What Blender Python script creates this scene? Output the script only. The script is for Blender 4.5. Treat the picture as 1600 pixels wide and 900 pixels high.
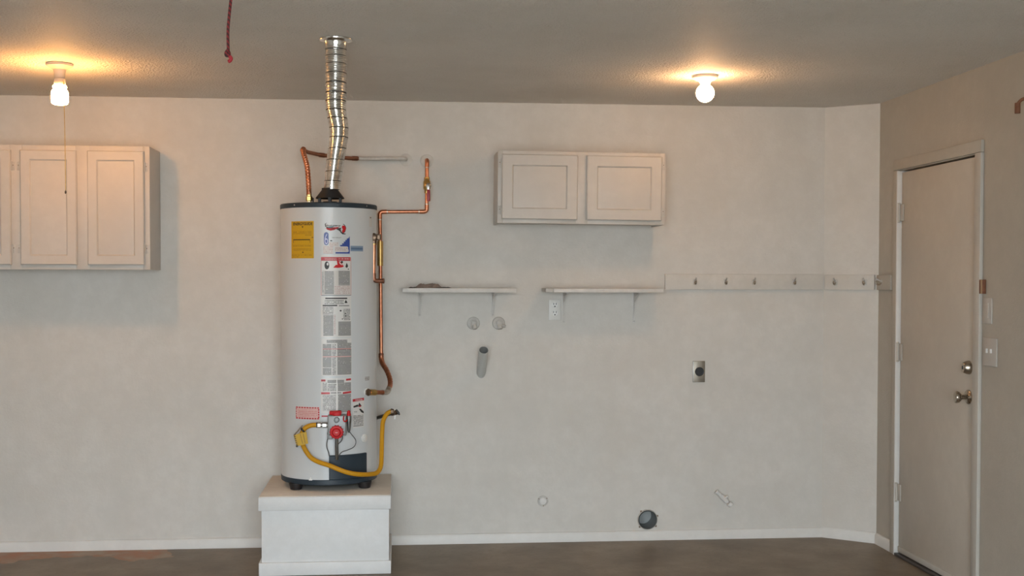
import bpy, bmesh, math, random
from mathutils import Vector, Matrix, noise

for o in list(bpy.data.objects):
    bpy.data.objects.remove(o, do_unlink=True)
S = bpy.context.scene
COL = S.collection
R = math.radians

# ------------------------------------------------------------------ camera
cd = bpy.data.cameras.new('camera')
cam = bpy.data.objects.new('camera', cd)
COL.objects.link(cam)
S.camera = cam
cd.sensor_width = 36
cd.lens = 1900.53 * 36 / 1600
cd.shift_y = (486.63 - 450) / 1600
cd.clip_start = 0.02
yaw, pitch, roll = 0.09274, -0.02602, 0.00162
fwd = Vector((math.sin(yaw) * math.cos(pitch), math.cos(yaw) * math.cos(pitch), math.sin(pitch)))
rgt = Vector((math.cos(yaw), -math.sin(yaw), 0))
up = rgt.cross(fwd)
r2 = math.cos(roll) * rgt + math.sin(roll) * up
u2 = -math.sin(roll) * rgt + math.cos(roll) * up
cam.matrix_world = Matrix(((r2.x, u2.x, -fwd.x, 0), (r2.y, u2.y, -fwd.y, -6.714),
                           (r2.z, u2.z, -fwd.z, 1.4638), (0, 0, 0, 1)))

# ------------------------------------------------------------------ world, exposure
W = bpy.data.worlds.new('overcast_sky')
S.world = W
W.use_nodes = True
bg = W.node_tree.nodes['Background']
bg.inputs[0].default_value = (0.85, 0.94, 1.0, 1)
bg.inputs[1].default_value = 8.6
S.view_settings.view_transform = 'Standard'
S.view_settings.look = 'None'
S.view_settings.gamma = 1
S.view_settings.use_curve_mapping = False
S.view_settings.exposure = 0.6
LEFT_BULB = ((1.0, 0.45, 0.125), 104.0)
RIGHT_BULB = ((1.0, 0.54, 0.24), 62.0)
sl_ = bpy.data.lights.new('sun', 'SUN')          # high sun behind the house, lights the driveway only
sl_.energy = 15.0
sl_.angle = R(1.0)
sl_.color = (1.0, 0.93, 0.82)
so_ = bpy.data.objects.new('sun', sl_)
COL.objects.link(so_)
so_.rotation_euler = Vector((-0.15, -0.62, -1.0)).to_track_quat('-Z', 'Y').to_euler()
# daylight enters only through the garage opening behind the camera
OPEN_X0, OPEN_X1, OPEN_Z, FRONT_Y = -1.65, 1.45, 2.25, -7.5
pl = bpy.data.lights.new('daylight_portal', 'AREA')
pl.shape = 'RECTANGLE'
pl.size, pl.size_y = OPEN_X1 - OPEN_X0, OPEN_Z
pl.cycles.is_portal = True
po = bpy.data.objects.new('daylight_portal', pl)
COL.objects.link(po)
po.location = ((OPEN_X0 + OPEN_X1) / 2, FRONT_Y - 0.12, OPEN_Z / 2)
po.rotation_euler = (R(90), 0, 0)

# ------------------------------------------------------------------ node helpers
def mat(name, col=(0.8, 0.8, 0.8), rough=0.5, metal=0.0, spec=0.5):
    m = bpy.data.materials.new(name)
    m.use_nodes = True
    b = m.node_tree.nodes['Principled BSDF']
    b.inputs['Base Color'].default_value = (*col, 1)
    b.inputs['Roughness'].default_value = rough
    b.inputs['Metallic'].default_value = metal
    b.inputs['Specular IOR Level'].default_value = spec
    return m

class N:
    """small wrapper for adding nodes to a material"""
    def __init__(s, m):
        s.t = m.node_tree
        s.b = s.t.nodes['Principled BSDF']
    def new(s, kind, **kw):
        n = s.t.nodes.new(kind)
        for k, v in kw.items():
            setattr(n, k, v)
        return n
    def link(s, a, b):
        s.t.links.new(a, b)
    def coord(s, out='Object'):
        return s.new('ShaderNodeTexCoord').outputs[out]
    def noise(s, vec, scale, detail=2.0, rough=0.5):
        n = s.new('ShaderNodeTexNoise')
        n.inputs['Scale'].default_value = scale
        n.inputs['Detail'].default_value = detail
        n.inputs['Roughness'].default_value = rough
        s.link(vec, n.inputs['Vector'])
        return n.outputs['Fac']
    def ramp(s, fac, stops):
        n = s.new('ShaderNodeValToRGB')
        e = n.color_ramp.elements
        while len(e) < len(stops):
            e.new(0.5)
        for el, (p, c) in zip(e, stops):
            el.position = p
            el.color = (*c, 1) if len(c) == 3 else c
        s.link(fac, n.inputs[0])
        return n.outputs['Color']
    def mix(s, fac, a, b):
        n = s.new('ShaderNodeMix', data_type='RGBA')
        for sock, v in ((n.inputs[0], fac), (n.inputs[6], a), (n.inputs[7], b)):
            if isinstance(v, (float, int)):
                sock.default_value = v
            elif isinstance(v, tuple):
                sock.default_value = (*v, 1)
            else:
                s.link(v, sock)
        return n.outputs[2]
    def math(s, op, a, b=0.0):
        n = s.new('ShaderNodeMath', operation=op)
        for sock, v in ((n.inputs[0], a), (n.inputs[1], b)):
            if isinstance(v, (float, int)):
                sock.default_value = v
            else:
                s.link(v, sock)
        return n.outputs[0]
    def bump(s, h, strength, dist):
        n = s.new('ShaderNodeBump')
        n.inputs['Strength'].default_value = strength
        n.inputs['Distance'].default_value = dist
        s.link(h, n.inputs['Height'])
        s.link(n.outputs[0], s.b.inputs['Normal'])

def painted(name, col, dirt, rough=0.55, bump=0.25, scale=110, dist=0.004, blotch=2.2):
    m = mat(name, col, rough, spec=0.3)
    n = N(m)
    c = n.coord()
    f = n.noise(c, blotch, 4, 0.6)
    base = n.ramp(f, [(0.34, dirt), (0.6, col)])
    f2 = n.noise(c, blotch * 6, 5, 0.7)
    base = n.mix(n.ramp(f2, [(0.42, (0.36, 0.36, 0.36)), (0.64, (0, 0, 0))]), base, tuple(v * 0.93 for v in dirt))
    n.link(base, n.b.inputs['Base Color'])
    n.bump(n.noise(c, scale, 3, 0.6), bump, dist)
    return m

# ------------------------------------------------------------------ materials
M = {}
M['wall'] = painted('wall_paint', (0.685, 0.662, 0.622), (0.63, 0.605, 0.56), 0.6, 0.30, 70, 0.004)
M['wall_r_shade'] = painted('side_wall_shade', (0.49, 0.455, 0.395), (0.45, 0.415, 0.36), 0.6, 0.30, 70, 0.004)  # wall paint darkened and tanned, painting shade onto the right wall
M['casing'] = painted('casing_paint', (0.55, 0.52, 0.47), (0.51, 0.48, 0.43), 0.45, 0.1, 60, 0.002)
M['rail'] = painted('rail_paint', (0.665, 0.638, 0.592), (0.61, 0.58, 0.53), 0.5, 0.1, 60, 0.002, 5)
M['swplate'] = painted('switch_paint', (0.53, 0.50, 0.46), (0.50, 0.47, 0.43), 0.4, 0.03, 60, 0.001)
M['trim'] = painted('trim_paint', (0.75, 0.74, 0.715), (0.70, 0.685, 0.655), 0.4, 0.1, 60, 0.002)
M['cab'] = painted('cabinet_paint', (0.62, 0.582, 0.535), (0.58, 0.545, 0.50), 0.4, 0.06, 90, 0.001)
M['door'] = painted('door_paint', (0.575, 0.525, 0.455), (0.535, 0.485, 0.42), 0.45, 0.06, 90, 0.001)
M['stand'] = painted('stand_paint', (0.78, 0.785, 0.785), (0.74, 0.745, 0.74), 0.5, 0.12, 60, 0.002, 4)
M['dusty'] = painted('dusty_stand_top', (0.80, 0.75, 0.68), (0.72, 0.67, 0.60), 0.75, 0.2, 80, 0.002, 7)
def ceiling_mat():
    m = mat('popcorn_ceiling', (0.5, 0.49, 0.46), 0.66, spec=0.3)
    n = N(m)
    c = n.coord()
    v = n.new('ShaderNodeTexVoronoi', feature='SMOOTH_F1')
    v.inputs['Scale'].default_value = 105
    n.link(c, v.inputs['Vector'])
    h = n.math('ADD', n.math('MULTIPLY', v.outputs['Distance'], -1.0), n.noise(c, 190, 3, 0.6))
    n.link(n.ramp(n.noise(c, 1.7, 4, 0.6), [(0.3, (0.80, 0.77, 0.715)), (0.65, (0.87, 0.84, 0.785))]), n.b.inputs['Base Color'])
    n.bump(h, 0.9, 0.0105)
    return m
M['ceiling'] = ceiling_mat()
def floor_mat():
    m = mat('stained_concrete', (0.1, 0.08, 0.06), 0.45, spec=0.4)
    n = N(m)
    c = n.coord()
    f = n.noise(c, 2.6, 6, 0.62)
    base = n.ramp(f, [(0.3, (0.13, 0.096, 0.064)), (0.52, (0.205, 0.158, 0.108)), (0.72, (0.28, 0.222, 0.158))])
    fine = n.noise(c, 40, 4, 0.65)
    base = n.mix(n.math('MULTIPLY', n.math('GREATER_THAN', fine, 0.60), 0.25), base, (0.075, 0.055, 0.042))
    # rust-orange stain on the slab by the left part of the back wall
    sep = n.new('ShaderNodeSeparateXYZ')
    n.link(c, sep.inputs[0])
    mx = n.math('LESS_THAN', n.math('ADD', sep.outputs[0], n.math('MULTIPLY', n.noise(c, 6, 3, 0.5), 0.5)), -0.98)
    my = n.math('GREATER_THAN', n.math('ADD', sep.outputs[1], n.math('MULTIPLY', n.noise(c, 3.4, 3, 0.55), 0.62)), 0.10)
    k = n.math('MULTIPLY', mx, my)
    rust = n.ramp(n.noise(c, 7, 4, 0.6), [(0.35, (0.40, 0.13, 0.035)), (0.5, (0.36, 0.17, 0.08)), (0.65, (0.36, 0.26, 0.17))])
    base = n.mix(n.math('MULTIPLY', k, 0.85), base, rust)
    n.link(base, n.b.inputs['Base Color'])
    n.bump(fine, 0.12, 0.003)
    return m
M['floor'] = floor_mat()
M['drive'] = painted('driveway_concrete', (0.42, 0.41, 0.39), (0.36, 0.35, 0.33), 0.85, 0.2, 60, 0.003)
M['tank'] = mat('tank_enamel', (0.62, 0.65, 0.665), 0.28, spec=0.5)
M['slate'] = mat('slate_plastic', (0.028, 0.042, 0.056), 0.45, spec=0.3)
M['black'] = mat('black_paint', (0.012, 0.012, 0.013), 0.5)
M['foot'] = mat('foot_plastic', (0.016, 0.013, 0.014), 0.4)
def metal_mat(name, a, b, rough, scale=18):
    m = mat(name, a, rough, 1.0)
    n = N(m)
    f = n.noise(n.coord(), scale, 4, 0.6)
    n.link(n.ramp(f, [(0.35, b), (0.62, a)]), n.b.inputs['Base Color'])
    n.link(n.math('ADD', n.math('MULTIPLY', f, 0.22), rough - 0.1), n.b.inputs['Roughness'])
    return m
M['copper'] = metal_mat('copper', (0.66, 0.29, 0.165), (0.44, 0.16, 0.085), 0.3)
M['copper_dull'] = metal_mat('tarnished_copper', (0.42, 0.20, 0.13), (0.24, 0.11, 0.07), 0.4)
M['brass'] = metal_mat('brass', (0.66, 0.44, 0.16), (0.42, 0.27, 0.10), 0.3)
M['bronze'] = metal_mat('bronze', (0.24, 0.17, 0.12), (0.14, 0.10, 0.07), 0.4)
M['solder'] = metal_mat('solder', (0.62, 0.57, 0.50), (0.42, 0.34, 0.27), 0.35)
M['nickel'] = metal_mat('satin_nickel', (0.50, 0.44, 0.36), (0.40, 0.34, 0.28), 0.27)
M['steel'] = metal_mat('steel', (0.52, 0.51, 0.49), (0.38, 0.37, 0.35), 0.35)
M['iron'] = metal_mat('grey_iron_pipe', (0.27, 0.27, 0.26), (0.18, 0.18, 0.17), 0.45)
M['plate'] = metal_mat('steel_plate', (0.40, 0.36, 0.30), (0.30, 0.27, 0.23), 0.45)
def duct_mat():
    m = mat('galvanised_duct', (0.80, 0.79, 0.76), 0.2, 1.0)
    n = N(m)
    c = n.coord()
    n.link(n.ramp(n.noise(c, 25, 4, 0.6), [(0.3, (0.62, 0.61, 0.58)), (0.65, (0.86, 0.85, 0.82))]), n.b.inputs['Base Color'])
    n.bump(n.noise(c, 55, 3, 0.6), 0.18, 0.006)
    return m
M['duct'] = duct_mat()
M['seam'] = mat('duct_seam', (0.20, 0.185, 0.165), 0.5, 0.6)
M['valvegrey'] = mat('valve_body_grey', (0.30, 0.31, 0.31), 0.45, 0.3)
M['red'] = mat('red_plastic', (0.55, 0.012, 0.016), 0.45, spec=0.25)
M['darkred'] = mat('dark_red_grip', (0.30, 0.015, 0.03), 0.4)
M['pink'] = mat('pink_knot', (0.45, 0.03, 0.045), 0.7)
M['wire'] = mat('grey_wire', (0.10, 0.10, 0.10), 0.5)
M['dark'] = mat('dark_plastic', (0.02, 0.02, 0.022), 0.35)
M['yellow'] = mat('yellow_hose', (0.60, 0.29, 0.008), 0.5, spec=0.3)
M['amber'] = mat('yellow_label', (0.60, 0.355, 0.008), 0.4)
M['ink'] = mat('black_ink', (0.02, 0.018, 0.018), 0.5)
M['brownink'] = mat('brown_ink', (0.24, 0.13, 0.012), 0.5)
M['paper'] = mat('label_paper', (0.70, 0.69, 0.67), 0.35)
M['palepaper'] = mat('pale_print', (0.62, 0.60, 0.57), 0.35)
M['blue'] = mat('blue_ink', (0.035, 0.075, 0.32), 0.35)
M['lilac'] = mat('lilac_ink', (0.56, 0.58, 0.80), 0.35)
M['paleblue'] = mat('blue_sticker', (0.22, 0.31, 0.43), 0.4)
M['midblue'] = mat('blue_sticker_line', (0.10, 0.17, 0.28), 0.4)
M['redink'] = mat('red_ink', (0.50, 0.03, 0.04), 0.4)
M['palered'] = mat('pale_red_ink', (0.62, 0.30, 0.29), 0.4)
M['pinkpaper'] = mat('pink_sticker', (0.76, 0.52, 0.49), 0.4)
M['teal'] = mat('teal_ink', (0.03, 0.17, 0.20), 0.4)
M['white'] = mat('white_plastic', (0.72, 0.71, 0.68), 0.4)
M['whitemark'] = mat('white_mark', (0.85, 0.85, 0.83), 0.5)
M['ceramic'] = mat('lamp_porcelain', (0.50, 0.47, 0.44), 0.45)
M['pvc'] = painted('painted_pipe', (0.60, 0.61, 0.59), (0.53, 0.54, 0.52), 0.45, 0.05, 60, 0.001, 6)
M['fixture'] = painted('painted_fixture', (0.60, 0.58, 0.545), (0.50, 0.48, 0.445), 0.45, 0.1, 90, 0.001, 14)
M['worn'] = painted('worn_shelf_paint', (0.72, 0.70, 0.67), (0.62, 0.60, 0.57), 0.5, 0.1, 60, 0.001, 8)
M['rag'] = painted('dusty_rag', (0.37, 0.29, 0.25), (0.24, 0.19, 0.165), 0.9, 0.3, 80, 0.003, 18)
M['darkrag'] = mat('dark_rag', (0.10, 0.085, 0.075), 0.9)
M['wood'] = painted('brown_wood', (0.26, 0.11, 0.055), (0.17, 0.07, 0.04), 0.6, 0.2, 50, 0.001, 30)
M['tanwood'] = mat('tan_wood_end', (0.40, 0.27, 0.15), 0.6)
M['thresh'] = mat('dark_threshold', (0.055, 0.045, 0.04), 0.45)
M['pipeshade'] = mat('pipe_inside_shade', (0.30, 0.30, 0.29), 0.6)  # darker grey than the outside: shade painted into the open pipe
M['hole'] = mat('duct_inside', (0.24, 0.25, 0.245), 0.45, 0.5)
def rope_mat():
    m = mat('twisted_rope', (0.2, 0.03, 0.03), 0.8)
    n = N(m)
    w = n.new('ShaderNodeTexWave', wave_type='BANDS', bands_direction='DIAGONAL')
    w.inputs['Scale'].default_value = 38
    n.link(n.coord(), w.inputs['Vector'])
    n.link(n.ramp(w.outputs['Fac'], [(0.3, (0.05, 0.018, 0.02)), (0.6, (0.28, 0.03, 0.035))]), n.b.inputs['Base Color'])
    return m
M['rope'] = rope_mat()
def print_mat(name, paper, ink, row=2.3, dens=0.43, duty=0.55, amount=0.85):
    """rows of fine print; the UV map is in label units (about 3 mm)"""
    m = mat(name, paper, 0.38)
    n = N(m)
    sep = n.new('ShaderNodeSeparateXYZ')
    n.link(n.coord('UV'), sep.inputs[0])
    v = n.math('DIVIDE', sep.outputs[1], row)
    line = n.math('LESS_THAN', n.math('FRACT', v), duty)
    comb = n.new('ShaderNodeCombineXYZ')
    n.link(n.math('MULTIPLY', sep.outputs[0], 0.8), comb.inputs[0])
    n.link(n.math('MULTIPLY', n.math('FLOOR', v), 7.31), comb.inputs[1])
    word = n.math('GREATER_THAN', n.noise(comb.outputs[0], 1.0, 2, 0.7), dens)
    k = n.math('MULTIPLY', n.math('MULTIPLY', line, word), amount)
    n.link(n.mix(k, paper, ink), n.b.inputs['Base Color'])
    return m
M['print'] = print_mat('fine_print', (0.66, 0.655, 0.635), (0.10, 0.10, 0.10))
M['printdense'] = print_mat('dense_print', (0.60, 0.595, 0.575), (0.08, 0.08, 0.08), 2.1, 0.36, 0.66)
M['printred'] = print_mat('red_print', (0.66, 0.62, 0.60), (0.36, 0.15, 0.13), 2.6, 0.47, 0.5, 0.55)
M['printpink'] = print_mat('print_on_pink', (0.76, 0.52, 0.49), (0.55, 0.07, 0.07), 2.7, 0.42, 0.5, 0.6)
M['printyel'] = print_mat('print_on_yellow', (0.60, 0.355, 0.008), (0.25, 0.13, 0.01), 2.4, 0.45, 0.5, 0.7)
M['printbar'] = print_mat('print_on_red', (0.50, 0.03, 0.04), (0.72, 0.45, 0.43), 6.0, 0.5, 0.6, 0.8)
def glow(name, col, strength):
    m = mat(name, (0.9, 0.85, 0.8), 0.3)
    b = m.node_tree.nodes['Principled BSDF']
    b.inputs['Emission Color'].default_value = (*col, 1)
    b.inputs['Emission Strength'].default_value = strength
    return m

# ------------------------------------------------------------------ geometry helpers
class B:
    """one mesh under construction"""
    def __init__(s):
        s.bm = bmesh.new()
        s.uv = s.bm.loops.layers.uv.new('UVMap')
        s.mats = []
    def mi(s, key):
        if key not in s.mats:
            s.mats.append(key)
        return s.mats.index(key)
    def _paint(s, faces, key):
        i = s.mi(key)
        for f in faces:
            f.material_index = i
            f.smooth = True
        return s
    def box(s, x0, x1, y0, y1, z0, z1, key, bevel=0.0, seg=2):
        r = bmesh.ops.create_cube(s.bm, size=1)
        vs = r['verts']
        bmesh.ops.scale(s.bm, vec=(x1 - x0, y1 - y0, z1 - z0), verts=vs)
        bmesh.ops.translate(s.bm, vec=((x0 + x1) / 2, (y0 + y1) / 2, (z0 + z1) / 2), verts=vs)
        fs = list({f for v in vs for f in v.link_faces})
        s._paint(fs, key)
        if bevel:
            es = list({e for v in vs for e in v.link_edges})
            rb = bmesh.ops.bevel(s.bm, geom=es, offset=bevel, segments=seg, profile=0.5, affect='EDGES')
            s._paint(rb['faces'], key)
        return s
    def rings(s, rows, key, cap0=True, cap1=True, close=True):
        vr = [[s.bm.verts.new(p) for p in row] for row in rows]
        fs = []
        n = len(vr[0])
        for a, b in zip(vr, vr[1:]):
            for i in range(n if close else n - 1):
                j = (i + 1) % n
                fs.append(s.bm.faces.new((a[i], a[j], b[j], b[i])))
        if cap0 and close:
            fs.append(s.bm.faces.new(list(reversed(vr[0]))))
        if cap1 and close:
            fs.append(s.bm.faces.new(vr[-1]))
        return s._paint(fs, key)
    def tube(s, pts, rad, key, n=14, cap0=True, cap1=True):
        pts = [Vector(p) for p in pts]
        rads = rad if isinstance(rad, (list, tuple)) else [rad] * len(pts)
        T = []
        for i in range(len(pts)):
            a = pts[max(i - 1, 0)]
            b = pts[min(i + 1, len(pts) - 1)]
            t = (b - a)
            T.append(t.normalized() if t.length > 1e-9 else (T[-1] if T else Vector((0, 0, 1))))
        ref = Vector((0, 0, 1)) if abs(T[0].z) < 0.9 else Vector((1, 0, 0))
        u = (ref - T[0] * ref.dot(T[0])).normalized()
        rows = []
        for p, t, r in zip(pts, T, rads):
            u = (u - t * u.dot(t)).normalized()
            w = t.cross(u)
            rows.append([p + r * (math.cos(2 * math.pi * k / n) * u + math.sin(2 * math.pi * k / n) * w) for k in range(n)])
        return s.rings(rows, key, cap0, cap1)
    def lathe(s, prof, key, loc=(0, 0, 0), axis=(0, 0, 1), n=32, cap0=True, cap1=True):
        """prof: list of (radius, distance along axis)"""
        a = Vector(axis).normalized()
        ref = Vector((0, 0, 1)) if abs(a.z) < 0.9 else Vector((1, 0, 0))
        u = (ref - a * ref.dot(a)).normalized()
        w = a.cross(u)
        rows = [[Vector(loc) + a * h + r * (math.cos(2 * math.pi * k / n) * u + math.sin(2 * math.pi * k / n) * w)
                 for k in range(n)] for r, h in prof]
        return s.rings(rows, key, cap0, cap1)
    def poly(s, pts, key):
        f = s.bm.faces.new([s.bm.verts.new(p) for p in pts])
        return s._paint([f], key)
    def build(s, name, parent=None, angle=38, recalc=True):
        if recalc:
            bmesh.ops.recalc_face_normals(s.bm, faces=s.bm.faces)
        me = bpy.data.meshes.new(name)
        s.bm.to_mesh(me)
        s.bm.free()
        for k in s.mats:
            me.materials.append(M[k] if isinstance(k, str) else k)
        me.set_sharp_from_angle(angle=R(angle))
        o = bpy.data.objects.new(name, me)
        COL.objects.link(o)
        if parent is not None:
            o.parent = parent
            o.matrix_parent_inverse = parent.matrix_basis.inverted()
        return o

def smooth(pts, sub=6):
    """Catmull-Rom through the points"""
    P = [Vector(p) for p in pts]
    P = [P[0] * 2 - P[1]] + P + [P[-1] * 2 - P[-2]]
    out = []
    for i in range(1, len(P) - 2):
        a, b, c, d = P[i - 1:i + 3]
        for k in range(sub):
            t = k / sub
            out.append(0.5 * (2 * b + (c - a) * t + (2 * a - 5 * b + 4 * c - d) * t * t + (3 * b - a - 3 * c + d) * t ** 3))
    out.append(P[-2])
    return out

def elbowed(pts, r, seg=5):
    """polyline with rounded corners"""
    P = [Vector(p) for p in pts]
    out = [P[0]]
    for a, b, c in zip(P, P[1:], P[2:]):
        u, v = (a - b), (c - b)
        d = min(r, u.length * 0.45, v.length * 0.45)
        p0, p1 = b + u.normalized() * d, b + v.normalized() * d
        for k in range(seg + 1):
            t = k / seg
            out.append((1 - t) ** 2 * p0 + 2 * t * (1 - t) * b + t * t * p1)
    out.append(P[-1])
    return out

def tag(o, label, cat, group=None, kind=None):
    o['label'] = label
    o['category'] = cat
    if group:
        o['group'] = group
    if kind:
        o['kind'] = kind
    return o

def thing(name, loc, label, cat, group=None):
    o = bpy.data.objects.new(name, None)
    o.empty_display_size = 0.05
    COL.objects.link(o)
    o.location = loc
    bpy.context.view_layer.update()
    return tag(o, label, cat, group)

def struct(o):
    o['kind'] = 'structure'
    return o

def copy_part(o, parent, move=None):
    c = o.copy()
    COL.objects.link(c)
    c.parent = parent
    c.matrix_parent_inverse = o.matrix_parent_inverse
    if move is not None:
        c.location = o.location + Vector(move)
    return c

# ------------------------------------------------------------------ room shell
H = 2.44
XR, XL = 2.6455, -3.7
DX, DY = 2.4014, -0.1923          # the clipped corner runs from (DX, 0) to (XR, DY)
HOLE = (1.392, 0.116, 0.056)      # dryer duct hole in the back wall

def wall_with_holes(name, outer, holes, to3d, thick_vec, key):
    """flat wall with openings: outer and holes are 2-D loops"""
    b = B()
    bm = b.bm
    edges = []
    for loop in [outer] + holes:
        vs = [bm.verts.new(to3d(*p)) for p in loop]
        for i in range(len(vs)):
            edges.append(bm.edges.new((vs[i], vs[(i + 1) % len(vs)])))
    r = bmesh.ops.triangle_fill(bm, use_beauty=True, use_dissolve=False, edges=edges)
    faces = [g for g in r['geom'] if isinstance(g, bmesh.types.BMFace)]
    ex = bmesh.ops.extrude_face_region(bm, geom=faces)
    bmesh.ops.translate(bm, vec=thick_vec, verts=[g for g in ex['geom'] if isinstance(g, bmesh.types.BMVert)])
    b._paint(bm.faces, key)
    return struct(b.build(name, angle=25))

circ = [(HOLE[0] + HOLE[2] * math.cos(2 * math.pi * k / 40), HOLE[1] + HOLE[2] * math.sin(2 * math.pi * k / 40)) for k in range(40)]
wall_with_holes('wall_back', [(XL, 0), (DX, 0), (DX, H), (XL, H)], [circ], lambda x, z: (x, 0, z), (0, 0.14, 0), 'wall')
D_HINGE, D_LATCH, D_TOP = -0.466, -1.345, 2.043
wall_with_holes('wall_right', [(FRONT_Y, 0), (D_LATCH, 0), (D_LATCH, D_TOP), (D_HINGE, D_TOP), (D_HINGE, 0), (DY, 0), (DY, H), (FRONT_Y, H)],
                [], lambda y, z: (XR, y, z), (0.14, 0, 0), 'wall_r_shade')
b = B()
dn = Vector((-DY, XR - DX, 0)).normalized()   # away from the room
P0, P1 = Vector((DX, 0, 0)), Vector((XR, DY, 0))
b.rings([[P0, P1, P1 + dn * 0.1, P0 + dn * 0.1], [p + Vector((0, 0, H)) for p in (P0, P1, P1 + dn * 0.1, P0 + dn * 0.1)]], 'wall')
struct(b.build('wall_diagonal', angle=25))
struct(B().box(XL - 0.14, XL, FRONT_Y, 0.14, 0, H, 'wall').build('wall_left'))
wall_with_holes('wall_front', [(XL - 0.14, 0), (OPEN_X0, 0), (OPEN_X0, OPEN_Z), (OPEN_X1, OPEN_Z), (OPEN_X1, 0), (XR + 0.14, 0), (XR + 0.14, H), (XL - 0.14, H)],
                [], lambda x, z: (x, FRONT_Y, z), (0, -0.14, 0), 'wall')
struct(B().box(XL - 0.14, XR + 0.14, FRONT_Y - 0.14, 0.14, H, H + 0.12, 'ceiling').build('ceiling'))
struct(B().box(XL - 0.14, XR + 1.4, FRONT_Y - 0.14, 0.14, -0.12, 0, 'floor').build('floor'))
dr = B().box(-16, 16, -32, FRONT_Y - 0.14, -0.14, -0.02, 'drive').build('driveway')
struct(dr)

def board_along(name, a, c, h, t, into, key='trim'):
    """skirting from a to c on a wall; into = direction into the room"""
    a, c, into = Vector(a), Vector(c), Vector(into).normalized() * t
    up_ = Vector((0, 0, 1))
    prof = [(0.0, 0.0), (1.0, 0.0), (1.0, h - 0.012), (0.55, h - 0.002), (0.0, h)]
    b = B()
    b.rings([[p + into * f + up_ * z for f, z in prof] for p in (a, c)], key)
    return struct(b.build(name, angle=30))
board_along('baseboard_back', (XL, -0.0005, 0), (DX - 0.004, -0.0005, 0), 0.055, 0.012, (0, -1, 0))
board_along('baseboard_diagonal', P0 - dn * 0.0005, P1 - dn * 0.0005, 0.06, 0.012, -dn)
board_along('baseboard_right', (XR - 0.0005, DY - 0.01, 0), (XR - 0.0005, -0.412, 0), 0.06, 0.012, (-1, 0, 0))

# door casing, door, threshold on the right wall
cs = struct(B().box(XR - 0.016, XR - 0.0005, -0.466, -0.414, 0, 2.047, 'wall_r_shade', 0.003).build('trim_1'))
B().box(XR - 0.018, XR - 0.0005, -1.402, -1.343, 0, 2.047, 'casing', 0.003).build('side_casing', cs)  # paler than the rest of the casing: light from the opening painted in
B().box(XR - 0.017, XR - 0.0005, -1.402, -0.414, 2.048, 2.103, 'wall_r_shade', 0.003).build('head_casing', cs)
B().box(XR - 0.018, XR + 0.03, -0.4775, -0.4662, 0, 2.0425, 'trim', 0.001).build('lit_door_jamb', cs)  # pale edge strip, coloured as if lit by the opening
struct(B().box(XR - 0.02, XR + 0.13, D_LATCH + 0.004, -0.482, 0.0005, 0.014, 'thresh', 0.003).build('trim_2'))
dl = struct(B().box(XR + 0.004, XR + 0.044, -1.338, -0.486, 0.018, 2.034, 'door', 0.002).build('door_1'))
B().box(XR - 0.002, XR + 0.0045, -1.336, -0.488, 0.02, 0.05, 'casing', 0.002).build('door_sweep', dl)
B().box(XR + 0.05, XR + 0.12, D_LATCH + 0.001, -0.4785, 0.016, 2.0425, 'black').build('door_backing', dl)  # black slab filling the opening behind the door leaf
for z in (1.822, 1.084, 0.337):
    hb = B().tube([(XR - 0.008, -0.479, z - 0.045), (XR - 0.008, -0.479, z + 0.045)], 0.0075, 'casing', 12)
    for k in (-0.049, 0.049):
        hb.lathe([(0.003, -0.004), (0.0085, -0.002), (0.0085, 0.002), (0.003, 0.004)], 'casing', (XR - 0.008, -0.479, z + k), n=12)
    hb.box(XR - 0.0025, XR + 0.0035, -0.515, -0.48, z - 0.044, z + 0.044, 'casing', 0.0008)
    hb.build('hinge', dl)
lk = B().lathe([(0.033, 0), (0.033, 0.004), (0.029, 0.018), (0.023, 0.03), (0.021, 0.032)], 'nickel', (XR + 0.004, -1.268, 1.058), (-1, 0, 0), 32)
lk.box(XR - 0.03, XR - 0.027, -1.273, -1.263, 1.05, 1.066, 'dark', 0.0005)
o = lk.build('deadbolt', dl)
o['label'] = 'round satin nickel deadbolt above the knob'
kn = B().lathe([(0.034, 0), (0.034, 0.004), (0.027, 0.012), (0.0125, 0.016), (0.0115, 0.036), (0.018, 0.041),
                (0.0265, 0.05), (0.0285, 0.06), (0.025, 0.069), (0.012, 0.0735), (0.004, 0.074)], 'nickel', (XR + 0.004, -1.268, 0.92), (-1, 0, 0), 32)
o = kn.build('door_knob', dl)
o['label'] = 'satin nickel round door knob'

# ------------------------------------------------------------------ heater stand
sx0, sx1, sy0, sy1, sz = -0.690, -0.040, -0.668, -0.014, 0.395
st = thing('heater_stand', (-0.365, -0.34, 0), 'white painted plywood stand under the water heater', 'stand')
B().box(sx0 + 0.014, sx1 - 0.010, sy0 + 0.014, sy1, 0.001, 0.323, 'stand', 0.002).build('stand_body', st)
cp = B().box(sx0, sx1, sy0, sy1, 0.3235, sz - 0.004, 'stand', 0.004)
cp.build('top_rim', st)
o = B().box(sx0 + 0.003, sx1 - 0.003, sy0 + 0.003, sy1, sz - 0.0038, sz, 'dusty', 0.001).build('stand_top', st)
o['label'] = 'dusty greyish brown top board'
bs = B()
bs.box(sx0 + 0.001, sx1, sy0, sy0 + 0.0138, 0.0005, 0.066, 'stand', 0.004)
bs.box(sx0, sx0 + 0.0138, sy0 + 0.0138, sy1 - 0.01, 0.0005, 0.066, 'stand', 0.004)
bs.box(sx1 - 0.0098, sx1, sy0 + 0.0138, sy1 - 0.01, 0.0005, 0.066, 'stand', 0.003)
bs.build('base_trim', st)

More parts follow.
